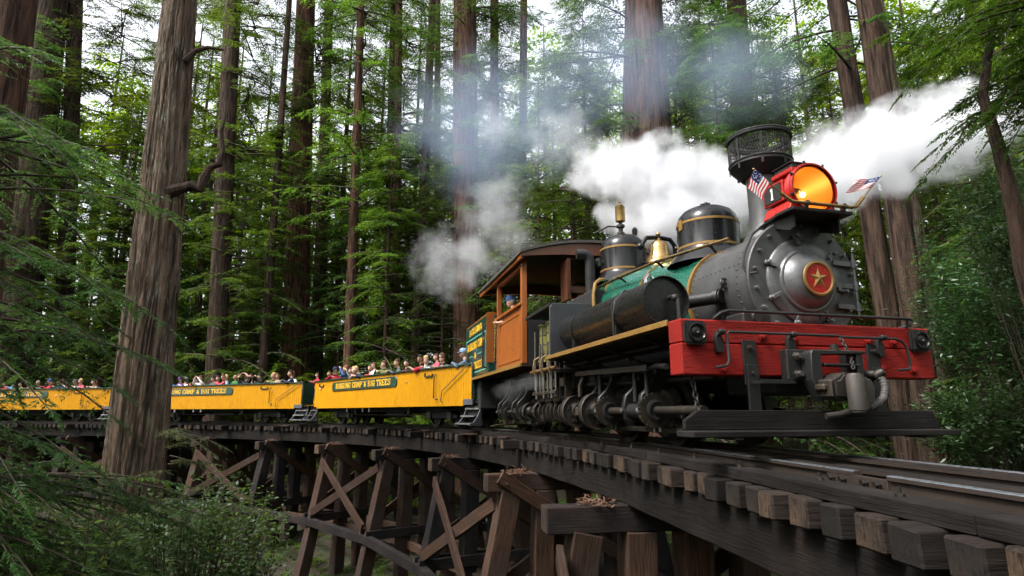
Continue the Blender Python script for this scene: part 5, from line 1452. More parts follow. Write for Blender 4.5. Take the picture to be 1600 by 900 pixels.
# near side of a car is -x; a figure facing the photographer is turned by about +90 degrees
G1,G2,G3 = "passengers in the first car","passengers in the middle car","passengers in the last car"
P = [
 (0,.75,'railc','slate',"person in grey cap and slate jacket leaning on the car end by the bunker",dict(cap='lightblue',hair='grey',rz=40,sc=1.05)),
 (0,1.95,'turn2','tan',"child with brown hair beside the person in grey cap",dict(sc=.82,rz=60)),
 (0,2.30,'sit','pink',"smaller brown-haired child next to the red jacket on the rail",dict(sc=.8,rz=80,hs='long')),
 (0,3.10,'turn2','tan',"person with cropped hair and dark glasses in a tan jacket",dict(hair='dark',skin=1,rz=70,sc=1.04)),
 (0,4.40,'railc','grey',"dark-haired person in charcoal jacket with folded hands on the rail",dict(hair='brown',rz=70,sc=1.02)),
 (0,5.65,'turn','olive',"brown-haired child in olive top looking aside",dict(sc=.9,rz=120)),
 (0,6.25,'sit','white',"half hidden person in pale top behind the leaning person in navy",dict(sc=.86,rz=90,hs='long')),
 (0,7.05,'lean','navy',"person in navy T-shirt leaning out with bare arms over the rail",dict(hair='blond',rz=75,sc=1.06)),
 (0,8.20,'photo','grey',"person in grey holding a camera beside the blue jacket",dict(hair='brown',rz=80,sc=.95,hs='long')),
 (0,8.70,'photo','blue',"red-haired person in blue jacket photographing over the rail",dict(hair='red',rz=70,sc=1.0,hs='long')),
 (0,9.75,'turn','crimson',"person in crimson shirt and dark cap near the rear of the first car",dict(cap='navy',rz=150,hair='dark')),
 (0,10.35,'sit','black',"person in black at the last seat of the first car",dict(hair='dark',rz=120,sc=.93)),
 (1,.95,'railc','navy',"large person in navy jacket at the front of the middle car",dict(hair='dark',rz=40,sc=1.12)),
 (1,2.0,'turn','olive',"person with pale hair in olive green top",dict(hair='blond',rz=110,hs='long')),
 (1,1.7,'sit','tan',"small child in tan between navy and olive jackets",dict(sc=.75,rz=90,hair='red')),
 (1,2.75,'photo','black',"person in black holding a camera, right of the raised arms",dict(hair='dark',rz=80)),
 (1,3.6,'raise','black',"person in black T-shirt with both arms raised to a camera",dict(hair='dark',rz=90,sc=1.06)),
 (1,4.4,'sit','green',"blond child in green low behind the rail",dict(sc=.78,rz=90,hair='blond',hs='long')),
 (1,5.1,'turn2','pink',"dark-haired person in bright pink above the sign",dict(hair='brown',rz=60)),
 (1,5.8,'sit','grey',"small person in grey left of the bright pink shirt",dict(hair='dark',rz=90,sc=.85)),
 (1,6.5,'photo','white',"person in white hooded top taking a photograph",dict(hair='brown',rz=90,sc=1.08)),
 (1,7.0,'turn','pink',"person with a pink cap beside the white hooded top",dict(cap='pink',rz=110,sc=.92)),
 (1,7.6,'turn2','white',"person in white with a grey cap",dict(cap='grey',rz=70,sc=.95)),
 (1,8.05,'sit','purple',"person in purple with a lilac cap",dict(cap='purple',rz=90,sc=.95)),
 (1,8.6,'railc','blue',"blond person in bright blue by the big redwood trunk",dict(hair='blond',rz=90,hs='long')),
 (1,9.1,'turn','lightblue',"person in light blue half hidden by the big redwood trunk",dict(hair='grey',rz=90)),
 (2,1.3,'rail','tan',"person in tan with arms along the rail, at the front of the last car",dict(hair='brown',rz=80)),
 (2,2.6,'railc','white',"person in white top in the last car",dict(cap='grey',rz=80,sc=1.06)),
 (2,3.3,'sit','black',"person in black left of the white top in the last car",dict(hair='dark',rz=90,sc=.95)),
 (2,3.9,'turn','navy',"person in navy right of the red shirt in the last car",dict(hair='brown',rz=110)),
 (2,4.5,'turn2','red',"person in red shirt and blue cap in the last car",dict(cap='blue',rz=70,sc=1.04)),
 (2,5.2,'sit','grey',"person in grey left of the red shirt in the last car",dict(hair='grey',rz=90)),
 (2,5.8,'turn','brown',"person in brown behind the boughs in the last car",dict(hair='brown',rz=90,hs='long')),
 (2,6.4,'sit','green',"person in green behind the boughs in the last car",dict(hair='dark',rz=90,sc=.92)),
 (2,7.0,'turn2','lightblue',"person in light blue near the edge of the picture in the last car",dict(hair='blond',rz=80)),
 (2,7.5,'sit','red',"small person in red at the far left of the last car",dict(hair='dark',rz=90,sc=.88)),
]
pr = random.Random(4)
for (ci,y,pose,shirt,label,kw) in P:
    kw = dict(kw); rz = kw.pop('rz'); sc = kw.get('sc',1.0)
    z = 1.26 if sc > .9 else 1.26 + (1-sc)*.5
    z += pr.uniform(-.07,.05)
    person((-.74-.03*pr.random(), y+pr.uniform(-.08,.08), z), R(rz), pose, shirt, label, parent_m=carm(ci), skin=kw.pop('skin', pr.choice((0,0,2))), group=(G1,G2,G3)[ci], **kw)
person((-.86, -.55, 1.36), R(75), 'stand', 'red', "curly-haired child in red T-shirt standing on the platform between two cars", hair='brown', hs='long', sc=.74, legs='black', parent_m=carm(1), skin=2)
BEHIND = [(0,1.4,'sit','navy','dark',"the grey cap and the children"),(0,2.7,'turn','grey','brown',"the tan jacket"),(0,3.75,'turn2','white','blond',"the charcoal jacket"),(0,5.0,'sit','maroon','dark',"the olive top and charcoal jacket"),
 (0,6.6,'turn','black','dark',"the leaning navy T-shirt"),(0,7.6,'sit','red','brown',"the cameras of the first car"),(0,9.2,'turn2','white','blond',"the blue jacket and crimson shirt"),
 (1,1.4,'sit','white','red',"the large navy jacket"),(1,2.4,'turn','maroon','brown',"the olive green top in the middle car"),(1,4.0,'sit','tan','dark',"the raised arms"),(1,4.75,'turn2','black','brown',"the bright pink shirt"),
 (1,5.5,'turn','lightblue','blond',"the small person in grey"),(1,6.1,'sit','red','dark',"the white hooded top"),(1,7.3,'turn2','navy','grey',"the pink and grey caps"),(1,8.35,'sit','tan','brown',"the bright blue top"),
 (2,2.0,'sit','navy','dark',"the tan arms along the last car rail"),(2,3.0,'turn','pink','blond',"the white top of the last car"),(2,4.2,'sit','white','brown',"the blue cap"),(2,4.9,'turn2','black','dark',"the red shirt in the last car")]
for (ci,y,pose,shirt,hair,w) in BEHIND:
    person((-.22-.1*pr.random(), y, 1.25+.05*pr.random()), R(pr.uniform(60,130)), pose, shirt, "person in %s in the inner row behind %s" % (shirt.replace('lightblue','light blue'), w), hair=hair, parent_m=carm(ci), skin=pr.choice((0,1,2)), sc=pr.uniform(.95,1.06), hs=pr.choice(('short','long')), group=(G1,G2,G3)[ci])
LM = Matrix.Translation(LO.location) @ Matrix.Rotation(LO.rotation_euler.z,4,'Z')
person((-1.0, 7.15, 1.98), R(62), 'drive', 'maroon', "engineer in blue cap and maroon shirt with an arm on the cab window sill", hair='grey', cap='blue', parent_m=LM, skin=0, sc=1.02)
person((.3, 6.9, 1.75), R(150), 'sit', 'brown', "person in a brown hat standing in shade deep inside the cab", hair='dark', hat='brown', parent_m=LM, skin=1)
# red jacket hung over the rail of the first car
jm = carm(0) @ Vector((-1.06, 2.75, 1.61))
jb_ = MB().ball((0,0,0),.16,14,8,0,(.55,1.3,.42)).ball((-.05,.1,-.03),.09,10,6,0,(.6,1.2,.8)).build("draped_jacket", cloth('crimson'))
jb_.location = jm; jb_.rotation_euler = (0,0,CARS[0].rotation_euler.z); tag(jb_, "bright red jacket draped over the green top rail of the first car", "jacket")
# ------------------------------------------------------------------ forest
def pix(x, y, Y):
    """where the line of sight through photo position (x, y) meets the upright plane Y metres ahead (layout helper)"""
    f, pt = 935.87, .20646
    a, b = (x-800)/f, -(y-450)/f
    c, s = math.cos(pt), math.sin(pt)
    d = Vector((a, c - b*s, s + b*c)); d *= Y/d.y
    return Vector((d.x, d.y, d.z + CAM_Z))
def nrm(a): return a/np.maximum(np.linalg.norm(a, axis=-1, keepdims=True), 1e-9)
def leaves(P, D, N_, L_, W_, fold=0.0):
    """one pointed four-sided leaf at each P: length along D, lying square to N_"""
    D = nrm(D); S = nrm(np.cross(D, N_))
    L_ = np.asarray(L_)[:,None]; W_ = np.asarray(W_)[:,None]
    U = np.cross(S, D)
    a = P; b = P + D*L_*.42 + S*W_*.5 + U*fold*W_; c = P + D*L_ ; d = P + D*L_*.42 - S*W_*.5 + U*fold*W_
    return np.stack([a,b,c,d],1).reshape(-1,3)
def sprays(B, D, N_, Ln, m, leaf, width, r, ang=48, droop=.12):
    """flat feathery sprays: a twig with leaflets on both sides. B,D,N_ (T,3), Ln (T,)"""
    T = len(B); D = nrm(D); S = nrm(np.cross(D, N_)); out = []
    j = (np.arange(m)+.5)/m
    t = np.tile(j[None], (T,1)) + r.uniform(-.4,.4,(T,m))/m
    down = np.array([0,0,-1.0])
    pos = B[:,None]+D[:,None]*(t*Ln[:,None])[...,None] + down*(droop*(t**2)*Ln[:,None])[...,None]
    size = leaf*(1.05-.62*t)*r.uniform(.75,1.2,(T,m))
    ca, sa = math.cos(R(ang)), math.sin(R(ang))
    for sg in (1,-1):
        dd = D[:,None]*ca + sg*S[:,None]*sa + r.normal(0,.12,(T,m,3)) + down*.12
        nn = np.broadcast_to(N_[:,None], (T,m,3)) + r.normal(0,.25,(T,m,3))
        out.append(leaves(pos.reshape(-1,3), dd.reshape(-1,3), nn.reshape(-1,3), size.ravel(), size.ravel()*width))
    tip = B + D*Ln[:,None] + down*(droop*Ln)[:,None]
    out.append(leaves(tip, D+down*.2, N_, np.full(T,leaf*.7), np.full(T,leaf*.7*width)))
    return np.concatenate(out)
def branches(base, az, el, Ln, sag, r, nsp, spl, m, leaf, width, u0=.2, ang=55):
    """boughs leaving 'base' at azimuth az; returns (leaf vertices, bough polylines)"""
    n = len(az); V = []; lines = []
    h = np.stack([np.cos(az), np.sin(az), np.zeros(n)],1); side = np.stack([-np.sin(az), np.cos(az), np.zeros(n)],1)
    u = u0+(1-u0)*((np.arange(nsp)+.5)/nsp)
    uu = np.clip(np.tile(u[None],(n,1))+r.uniform(-.5,.5,(n,nsp))*(1-u0)/nsp, .05, 1)
    z = (np.sin(el)[:,None]*uu - sag[:,None]*uu**2)
    pos = base[:,None]+(h[:,None]*(np.cos(el)[:,None]*uu)[...,None]+np.array([0,0,1.])*z[...,None])*Ln[:,None,None]
    tang = nrm(h[:,None]*np.cos(el)[:,None,None]+np.array([0,0,1.])*(np.sin(el)[:,None]-2*sag[:,None]*uu)[...,None])
    sg = np.where(np.arange(nsp)%2==0,1.,-1.)[None,:,None]*np.ones((n,1,1))
    a = R(ang)
    d = tang*np.cos(a)+side[:,None]*sg*np.sin(a)+r.normal(0,.13,(n,nsp,3))+np.array([0,0,-.10])
    last = uu > .93
    d = np.where(last[...,None], tang, d)
    nn = np.array([0,0,1.])+r.normal(0,.28,(n,nsp,3))
    ln = spl*(1.15-.6*uu)*r.uniform(.7,1.25,(n,nsp))
    V = sprays(pos.reshape(-1,3), d.reshape(-1,3), nn.reshape(-1,3), ln.ravel(), m, leaf, width, r)
    us = np.linspace(0,1,6)
    zz = (np.sin(el)[:,None]*us-sag[:,None]*us**2)
    lines = base[:,None]+(h[:,None]*(np.cos(el)[:,None]*us)[...,None]+np.array([0,0,1.])*zz[...,None])*Ln[:,None,None]
    return V, lines
def line_tubes(lines, r0, r1, k=4):
    """thin tapering limbs along polylines (n, s, 3)"""
    n, s, _ = lines.shape
    t = nrm(np.gradient(lines, axis=1)); up = np.array([0,0,1.])+0*t
    a = nrm(np.cross(t, up)+1e-6); b = np.cross(a, t)
    rr = (np.asarray(r0).reshape(-1,1)*(1-np.linspace(0,1,s))+np.asarray(r1).reshape(-1,1)*np.linspace(0,1,s))[...,None]
    ring = [lines+rr*(a*math.cos(q)+b*math.sin(q)) for q in np.arange(k)*2*math.pi/k]
    V = np.stack(ring,2).reshape(-1,3)
    i,j,q = np.meshgrid(np.arange(n),np.arange(s-1),np.arange(k),indexing='ij')
    f = lambda jj,qq: ((i*s+jj)*k+qq%k).ravel()
    F = np.stack([f(j,q),f(j,q+1),f(j+1,q+1),f(j+1,q)],1)
    return V, F
def qf(V): return np.arange(len(V)).reshape(-1,4)

M['bark']  = barkmat("redwood_bark", (.125,.062,.040), (.15,.085,.058), (.13,.12,.10), .35)
M['bark_t1']= barkmat("lichen_redwood_bark", (.25,.175,.125), (.23,.16,.115), (.42,.43,.34), 1.0)
M['bark_d']= barkmat("dark_bark", (.092,.055,.039), (.10,.068,.05), (.10,.10,.085), .4)
M['twig']  = paint("twig_bark", (.05,.032,.022), .9, .0, bump=0)
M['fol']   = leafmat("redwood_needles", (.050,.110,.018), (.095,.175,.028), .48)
M['fol_b'] = leafmat("sunlit_tone_leaves", (.085,.165,.016), (.15,.25,.028), .52, tint=.25)  # brighter leaf copy: backlit yellow-green glow put into the colour
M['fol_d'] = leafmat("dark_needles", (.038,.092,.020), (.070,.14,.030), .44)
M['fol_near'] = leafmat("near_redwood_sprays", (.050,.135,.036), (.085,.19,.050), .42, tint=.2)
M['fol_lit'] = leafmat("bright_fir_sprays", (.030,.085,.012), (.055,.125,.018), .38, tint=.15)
M['bay']   = leafmat("bay_laurel_leaves", (.030,.075,.022), (.055,.12,.035), .3, rough=.35, tint=.2, spec=.5)
M['huck']  = leafmat("shrub_leaves", (.06,.13,.036), (.11,.20,.065), .35, rough=.38, tint=.15, spec=.5)
M['huck_y'] = leafmat("young_shrub_leaves", (.12,.20,.03), (.17,.25,.05), .4, rough=.4, tint=.1)

def trunk(name, p0, p1, r0, r1, mat, parent, n=40, seg=46, flare=.35, amp=.05, seed=0, bend=None):
    """furrowed bark: ridges running up a tapering, slightly wandering stem"""
    p0, p1 = Vector(p0), Vector(p1)
    r = np.random.RandomState(seed)
    H = (p1-p0).length
    t = np.linspace(0,1,seg)**1.25
    rad = r0+(r1-r0)*t + flare*r0*np.exp(-t*H/1.1)
    w = np.stack([np.sin(t*5+seed)*.03*r0*t, np.cos(t*4+seed*2)*.03*r0*t],1)*3
    a = np.arange(n)*2*math.pi/n
    A, Tt = np.meshgrid(a, t*H)
    d = np.zeros_like(A)
    ng = max(10, n//4)
    for k in range(ng):
        th = 2*math.pi*k/ng + r.uniform(-.4,.4)*2*math.pi/ng + .10*np.sin(Tt*r.uniform(.3,.9)+r.uniform(0,6)) + .05*np.sin(Tt*r.uniform(1.2,2.5)+r.uniform(0,6))
        dl = (A-th+math.pi)%(2*math.pi)-math.pi
        wd = r.uniform(.20,.42)*2*math.pi/ng
        d -= (.45+.55*np.sin(Tt*r.uniform(.5,1.6)+r.uniform(0,6)))*np.exp(-(dl/wd)**2)*r.uniform(.6,1.5)
    d += .25*r.normal(0,1,d.shape)*.5
    lob = .10*np.sin(3*A+seed)*np.exp(-Tt/2.0)+.04*np.sin(5*A+seed*3)*np.exp(-Tt/4.0)
    Rr = rad[:,None]*(1+amp*d+lob)
    ax = (p1-p0).normalized(); u, v, _w = _basis(ax)
    u, v, ax = np.array(u), np.array(v), np.array(ax)
    C = np.array(p0)[None]+ax[None]*(t*H)[:,None]+u[None]*w[:,:1]+v[None]*w[:,1:]
    if bend is not None: C = C+np.array(bend)[None]*(np.sin(t*math.pi))[:,None]
    V = C[:,None]+(u[None,None]*np.cos(A)[...,None]+v[None,None]*np.sin(A)[...,None])*Rr[...,None]
    i,j = np.meshgrid(np.arange(seg-1),np.arange(n),indexing='ij')
    F = np.stack([i*n+j,i*n+(j+1)%n,(i+1)*n+(j+1)%n,(i+1)*n+j],-1).reshape(-1,4)
    return link(name, fast_mesh(name, V.reshape(-1,3)-np.array(parent.location), F, mat, True), parent)

# --- shared crowns (leaf meshes are shared between alike trees)
def conifer_crown(seed, z0, z1, nb, rl, leaf, nsp, m, spl, gap=.0, width=.34):
    r = np.random.RandomState(seed)
    z = z0+(z1-z0)*np.sort(r.uniform(0,1,nb)**.95)
    q = (z-z0)/(z1-z0)
    Ln = rl*(1-(.62 if z1 < 30 else .35)*q)*r.uniform(.55,1.15,nb)
    az = r.uniform(0,6.28,nb); el = r.normal(.12,.16,nb); sag = r.uniform(.12,.45,nb)
    base = np.stack([0*z,0*z,z],1)
    V, lines = branches(base, az, el, Ln, sag, r, nsp, spl, m, leaf, width)
    TV, TF = line_tubes(lines, .012+.012*Ln, np.full(nb,.005), 4)
    return V, (TV, TF)
CROWN, LIMB = {}, {}
def crown(key, mat, *a, **k):
    V, (TV, TF) = conifer_crown(*a, **k)
    CROWN[key] = fast_mesh("crown_"+key, V, qf(V), mat); LIMB[key] = fast_mesh("limbs_"+key, TV, TF, M['twig'])
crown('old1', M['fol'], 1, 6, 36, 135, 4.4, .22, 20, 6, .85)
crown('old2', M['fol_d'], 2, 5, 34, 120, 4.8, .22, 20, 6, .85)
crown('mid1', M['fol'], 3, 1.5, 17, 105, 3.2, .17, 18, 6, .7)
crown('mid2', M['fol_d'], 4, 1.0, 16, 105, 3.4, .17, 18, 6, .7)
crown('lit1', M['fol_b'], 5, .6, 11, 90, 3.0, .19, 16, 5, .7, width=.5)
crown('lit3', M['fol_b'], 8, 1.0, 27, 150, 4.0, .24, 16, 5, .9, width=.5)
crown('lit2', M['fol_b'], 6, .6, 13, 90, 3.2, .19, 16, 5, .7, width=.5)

def tree(label, name, px, top, Y, wpx, wtop=None, crown_key=None, cz=0, cs=1.0, mat='bark', group=None, seed=0, rz=None, n=36, seg=40, amp=.05, flare=.3, top_h=None, cat="tree", y_ref=560):
    """px = photo x of the stem at y_ref, top = photo x at the top edge of the frame"""
    a, b = pix(px, y_ref, Y), pix(top, 0, Y)
    d = (b-a)/(b.z-a.z)
    g = gz(a.x, a.y); base = a + d*(g-.3-a.z)
    base = Vector((base.x, base.y, gz(base.x, base.y)-.3))
    h = top_h or (b.z*1.5+4)
    tip = a + d*(h-a.z)
    dist = lambda p: p.y*math.cos(.20646)+(p.z-CAM_Z)*math.sin(.20646)
    r0 = wpx*dist(a)/935.87/2; r1 = (wtop if wtop else wpx*.72)*dist(b)/935.87/2
    k = (r0-r1)/max(.1, b.z-a.z)
    rb = r0+k*(a.z-base.z)*.8; rt = max(.05, r1-k*(h-b.z))
    e = empty(name, base); tag(e, label, cat, group)
    trunk("trunk", base, tip, rb, rt, M[mat], e, n=n, seg=seg, amp=amp*1.5, flare=flare, seed=seed)
    if crown_key:
        z = rz if rz is not None else seed*1.3
        for nm, dct in (("crown", CROWN), ("limbs", LIMB)):
            c = link(nm, dct[crown_key], e, (d.x*cz, d.y*cz, cz), (0,0,z)); c.scale = (cs,cs,cs); c["kind"] = "stuff"
    return e, base, tip, d
GT = "redwoods behind the train"
# the great trunk in front of the middle car
T1 = tree("huge lichen-streaked redwood trunk standing in front of the yellow cars","redwood_tree",222,283,13.2,82,48,None,mat='bark_t1',seed=3,n=220,seg=150,amp=.085,flare=.25,y_ref=600)
tree("reddish redwood trunk cut by the left edge of the picture","redwood_tree",-40,22,9.5,60,58,None,seed=5,n=70,seg=50,y_ref=500)
tree("dark leaning redwood trunk between the left edge and the great trunk","redwood_tree",28,80,35,62,46,'old2',cz=2,mat='bark_d',seed=7,n=48,y_ref=500)
tree("slim dark redwood trunk just left of the great trunk","redwood_tree",98,118,36,26,20,'old1',cz=1,mat='bark_d',seed=9)
tree("twin-stemmed dark redwood right of the great trunk","redwood_tree",338,364,33,30,24,'old1',cz=0,mat='bark_d',seed=12,n=48)
tree("tall bare redwood trunk over the middle of the second car","redwood_tree",461,477,36,41,28,'old2',cz=6,seed=14,n=64,seg=60,amp=.06)
tree("thin leaning stem behind the second car","redwood_tree",412,452,33,15,8,'mid1',cz=4,mat='bark_d',seed=15)
tree("thin stem leaning beside the twin-stemmed redwood","redwood_tree",306,338,37,10,7,None,mat='bark_d',seed=16,top_h=15)
tree("dark slim trunk right of the tall bare redwood","redwood_tree",495,514,40,20,14,'mid2',cz=4,mat='bark_d',seed=18)
tree("straight brown pole-like trunk above the gap between cars","redwood_tree",545,565,32,17,11,'old1',cz=8,seed=19)
tree("left of a close pair of slender trunks over the first car","redwood_tree",603,614,38,14,9,'mid1',cz=6,mat='bark_d',seed=21)
tree("right of a close pair of slender trunks over the first car","redwood_tree",617,624,37,15,11,'old1',cz=9,seed=22)
tree("dark trunk right of the slender pair","redwood_tree",650,676,35,18,11,'mid2',cz=5,mat='bark_d',seed=24)
tree("thin trunk next to the broad redwood above the bunker","redwood_tree",683,684,42,12,9,'mid1',cz=6,seed=26)
tree("broad redwood trunk standing in smoke above the bunker","redwood_tree",729,725,31,44,36,'old2',cz=9,seed=27,n=64,seg=60,amp=.06)
tree("pale slim trunk in smoke right of the broad redwood","redwood_tree",772,773,38,16,13,'old1',cz=3,seed=29)
tree("smoky slender trunk behind the cab","redwood_tree",815,818,36,15,11,'mid2',cz=6,seed=30)
tree("massive dark redwood trunk behind the steam above the cab","redwood_tree",1013,1005,23,104,58,'old2',cz=8,mat='bark',seed=31,n=80,seg=70,amp=.06,y_ref=450)
tree("slimmer leaning trunk nearest the smokebox at the right","redwood_tree",1397,1308,19,34,27,'old2',cz=9,seed=35,n=56,seg=60,y_ref=560,mat='bark_d')
tree("stout leaning trunk at the right end of the bumper beam","redwood_tree",1437,1354,17.0,37,31,None,seed=36,n=72,seg=70,y_ref=560,mat='bark_d')
tree("slim lichen-grey stem against the stout leaning trunk","redwood_tree",1467,1374,17.6,20,10,None,mat='bark_t1',seed=37,n=40,y_ref=560)
tree("dark trunk behind the laurel leaves at the right","redwood_tree",1578,1520,20,30,24,None,mat='bark_d',seed=39,y_ref=560)
tree("shadowed trunk behind the sand dome and steam","redwood_tree",1165,1150,30,40,30,'old2',cz=4,mat='bark_d',seed=40,y_ref=300)
# crooked limb on the great trunk
_,tb,tt,td = T1
q = lambda x,y,Y=13.0: pix(x,y,Y)-tb
lm = MB().tube([q(262,300),q(285,294),(q(302,290)),q(312,296),q(318,280),q(328,262),q(343,256),q(348,236),q(346,205),q(352,180)],[.17,.11,.13,.10,.12,.075,.085,.05,.045,.02],10)
lm.build("crooked_limb", M['bark_d'], T1[0])
lm = MB().tube([q(290,96),q(305,80),q(325,74),q(350,78)],[.09,.06,.045,.02],8); lm.build("limb", M['bark_d'], T1[0])

# --- understory: younger trees and saplings filling the view between the trunks
def under(label, name, x, Y, key, s, rz, group, yb=560, cat="tree"):
    a = pix(x, yb, Y); g = gz(a.x, a.y)
    e = empty(name, (a.x, a.y, g-.15)); tag(e, label, cat, group)
    hgt = {'mid1':17,'mid2':16,'lit1':11,'lit2':13,'lit3':27,'old1':36,'old2':34}[key]*s
    MB().tube([(0,0,0),(.03,0,hgt*.3),(-.04,.02,hgt*.65),(0,0,hgt*.98)],[.055*hgt/8+.04,.045*hgt/8,.03*hgt/8,.012],7).build("trunk", M['bark_d'], e)
    for nm, dct in (("crown", CROWN), ("limbs", LIMB)):
        c = link(nm, dct[key], e, None, (0,0,rz)); c.scale = (s*.96,s*.96,s); c["kind"] = "stuff"
    return e
GU, GL = "young redwoods between the trunks", "bright green saplings in the clearing"
ur = random.Random(21)
US = [(-90,16,'mid2',1.0,"far-left"),(20,27,'mid1',1.1,""),(60,15,'mid2',.75,""),(130,21,'mid2',1.0,""),(160,33,'mid1',1.3,""),(215,40,'lit1',1.2,""),(262,36,'mid1',1.2,""),(300,27.5,'mid2',.62,""),
 (318,44,'lit2',1.2,""),(388,40,'lit1',1.2,""),(395,30,'mid1',.8,""),(430,50,'lit2',1.3,""),(440,42,'mid1',1.25,""),(520,46,'lit2',1.2,""),(528,34,'mid2',.9,""),(575,42,'lit1',1.2,""),(585,36,'mid1',1.05,""),
 (640,48,'lit2',1.3,""),(632,40,'mid2',1.1,""),(700,40,'lit1',1.2,""),(705,46,'mid1',1.4,""),(752,36,'mid1',1.2,""),(790,30,'mid2',1.15,""),(845,27,'mid1',1.2,""),(850,40,'lit1',1.2,""),(900,24,'mid2',1.2,""),(925,34,'old1',.8,""),
 (960,40,'lit2',1.2,""),(1080,23,'mid2',1.25,""),(1090,33,'old2',.8,""),(1150,21,'mid2',1.15,""),(1205,28,'mid1',1.4,""),(1255,22,'mid2',1.1,""),(1290,32,'lit1',1.1,""),(1345,30,'mid1',1.3,""),(1370,26,'lit2',.8,""),(1440,27,'mid1',1.2,""),(1460,35,'lit1',1.2,""),(1500,20,'mid1',1.0,""),(1530,28,'lit2',1.0,""),(1570,17,'mid2',.95,""),(1640,15,'mid1',1.0,""),(1700,20,'mid2',1.1,""),
 (150,44,'lit3',1.0,""),(250,50,'lit3',1.1,""),(345,47,'lit3',1.0,""),(425,44,'lit3',1.05,""),(500,52,'lit3',1.15,""),(560,48,'lit3',1.1,""),(660,50,'lit3',1.1,""),(760,47,'lit3',1.1,""),(870,45,'lit3',1.1,""),(940,50,'lit3',1.2,""),(1110,44,'lit3',1.1,""),(1230,42,'lit3',1.1,""),(1330,44,'lit3',1.1,""),(1420,42,'lit3',1.0,""),(1500,38,'lit3',1.0,""),(40,40,'lit3',1.0,""),
 (600,30,'mid1',1.1,""),(470,31,'mid1',.7,""),(360,34,'mid2',1.2,""),(690,31,'mid2',1.1,""),(190,43,'old1',1.0,""),(300,45,'old1',1.05,""),(385,46,'old2',1.0,""),(520,41,'old1',1.0,""),(580,47,'old2',1.1,""),(640,44,'old1',1.0,""),(255,52,'old1',1.2,""),(312,34.5,'lit1',.5,""),(362,34,'lit2',.42,""),(392,33.5,'lit1',.55,""),(436,32.5,'lit2',.45,""),(478,31.5,'lit1',.5,""),(522,30,'lit2',.42,""),(566,29.5,'lit1',.5,""),(592,28,'lit2',.4,""),(634,27.5,'lit1',.48,""),(668,26,'lit2',.4,""),(700,26,'lit1',.5,""),(285,36,'lit2',.5,""),(150,38,'lit1',.6,""),(60,38,'lit2',.5,""),(190,28,'mid1',1.2,""),(240,31,'mid2',1.25,"")]
ANCH = [(28,"dark leaning trunk near the left edge"),(98,"slim dark trunk by the great trunk"),(228,"great lichen-streaked trunk"),(338,"twin-stemmed dark redwood"),(412,"thin leaning stem"),(461,"tall bare redwood trunk"),(545,"straight pole-like trunk"),(610,"pair of slender trunks"),(729,"broad trunk above the bunker"),(815,"smoky slender trunk"),(1013,"massive trunk behind the steam"),(1165,"shadowed trunk behind the sand dome"),(1397,"slimmer leaning trunk by the smokebox"),(1437,"stout leaning trunk"),(1578,"dark trunk behind the laurels")]
US2 = []
for (x,Y,key,s,_) in US:
    if x < 490 and Y < 35 and s > .56: Y = 35 + (Y % 3)*1.2
    if (x,key) == (60,'mid2'): continue
    US2.append((x,Y,key,s))
seen = {}
for (x,Y,key,s) in sorted(US2, key=lambda q: q[1]):
    nm = "sapling" if key in ('lit1','lit2') else "broadleaf_tree" if key == 'lit3' else "young_redwood"
    ax, an = min(ANCH, key=lambda q: abs(q[0]-x))
    kd = {"sapling":"bright green sapling","broadleaf_tree":"tall bright green tree","young_redwood":"young dark redwood" if key in ('mid2','old2') else "young green redwood"}[nm]
    lb = "%s %s the %s" % (kd, "just left of" if x < ax else "just right of", an)
    k = seen.get(lb,0); seen[lb] = k+1
    if k: lb += (", farther back", ", farthest back", ", beyond the others")[min(k-1,2)]
    under(lb, nm, x, Y, key, s, ur.uniform(0,6.28), GL if key.startswith('lit') else GU)

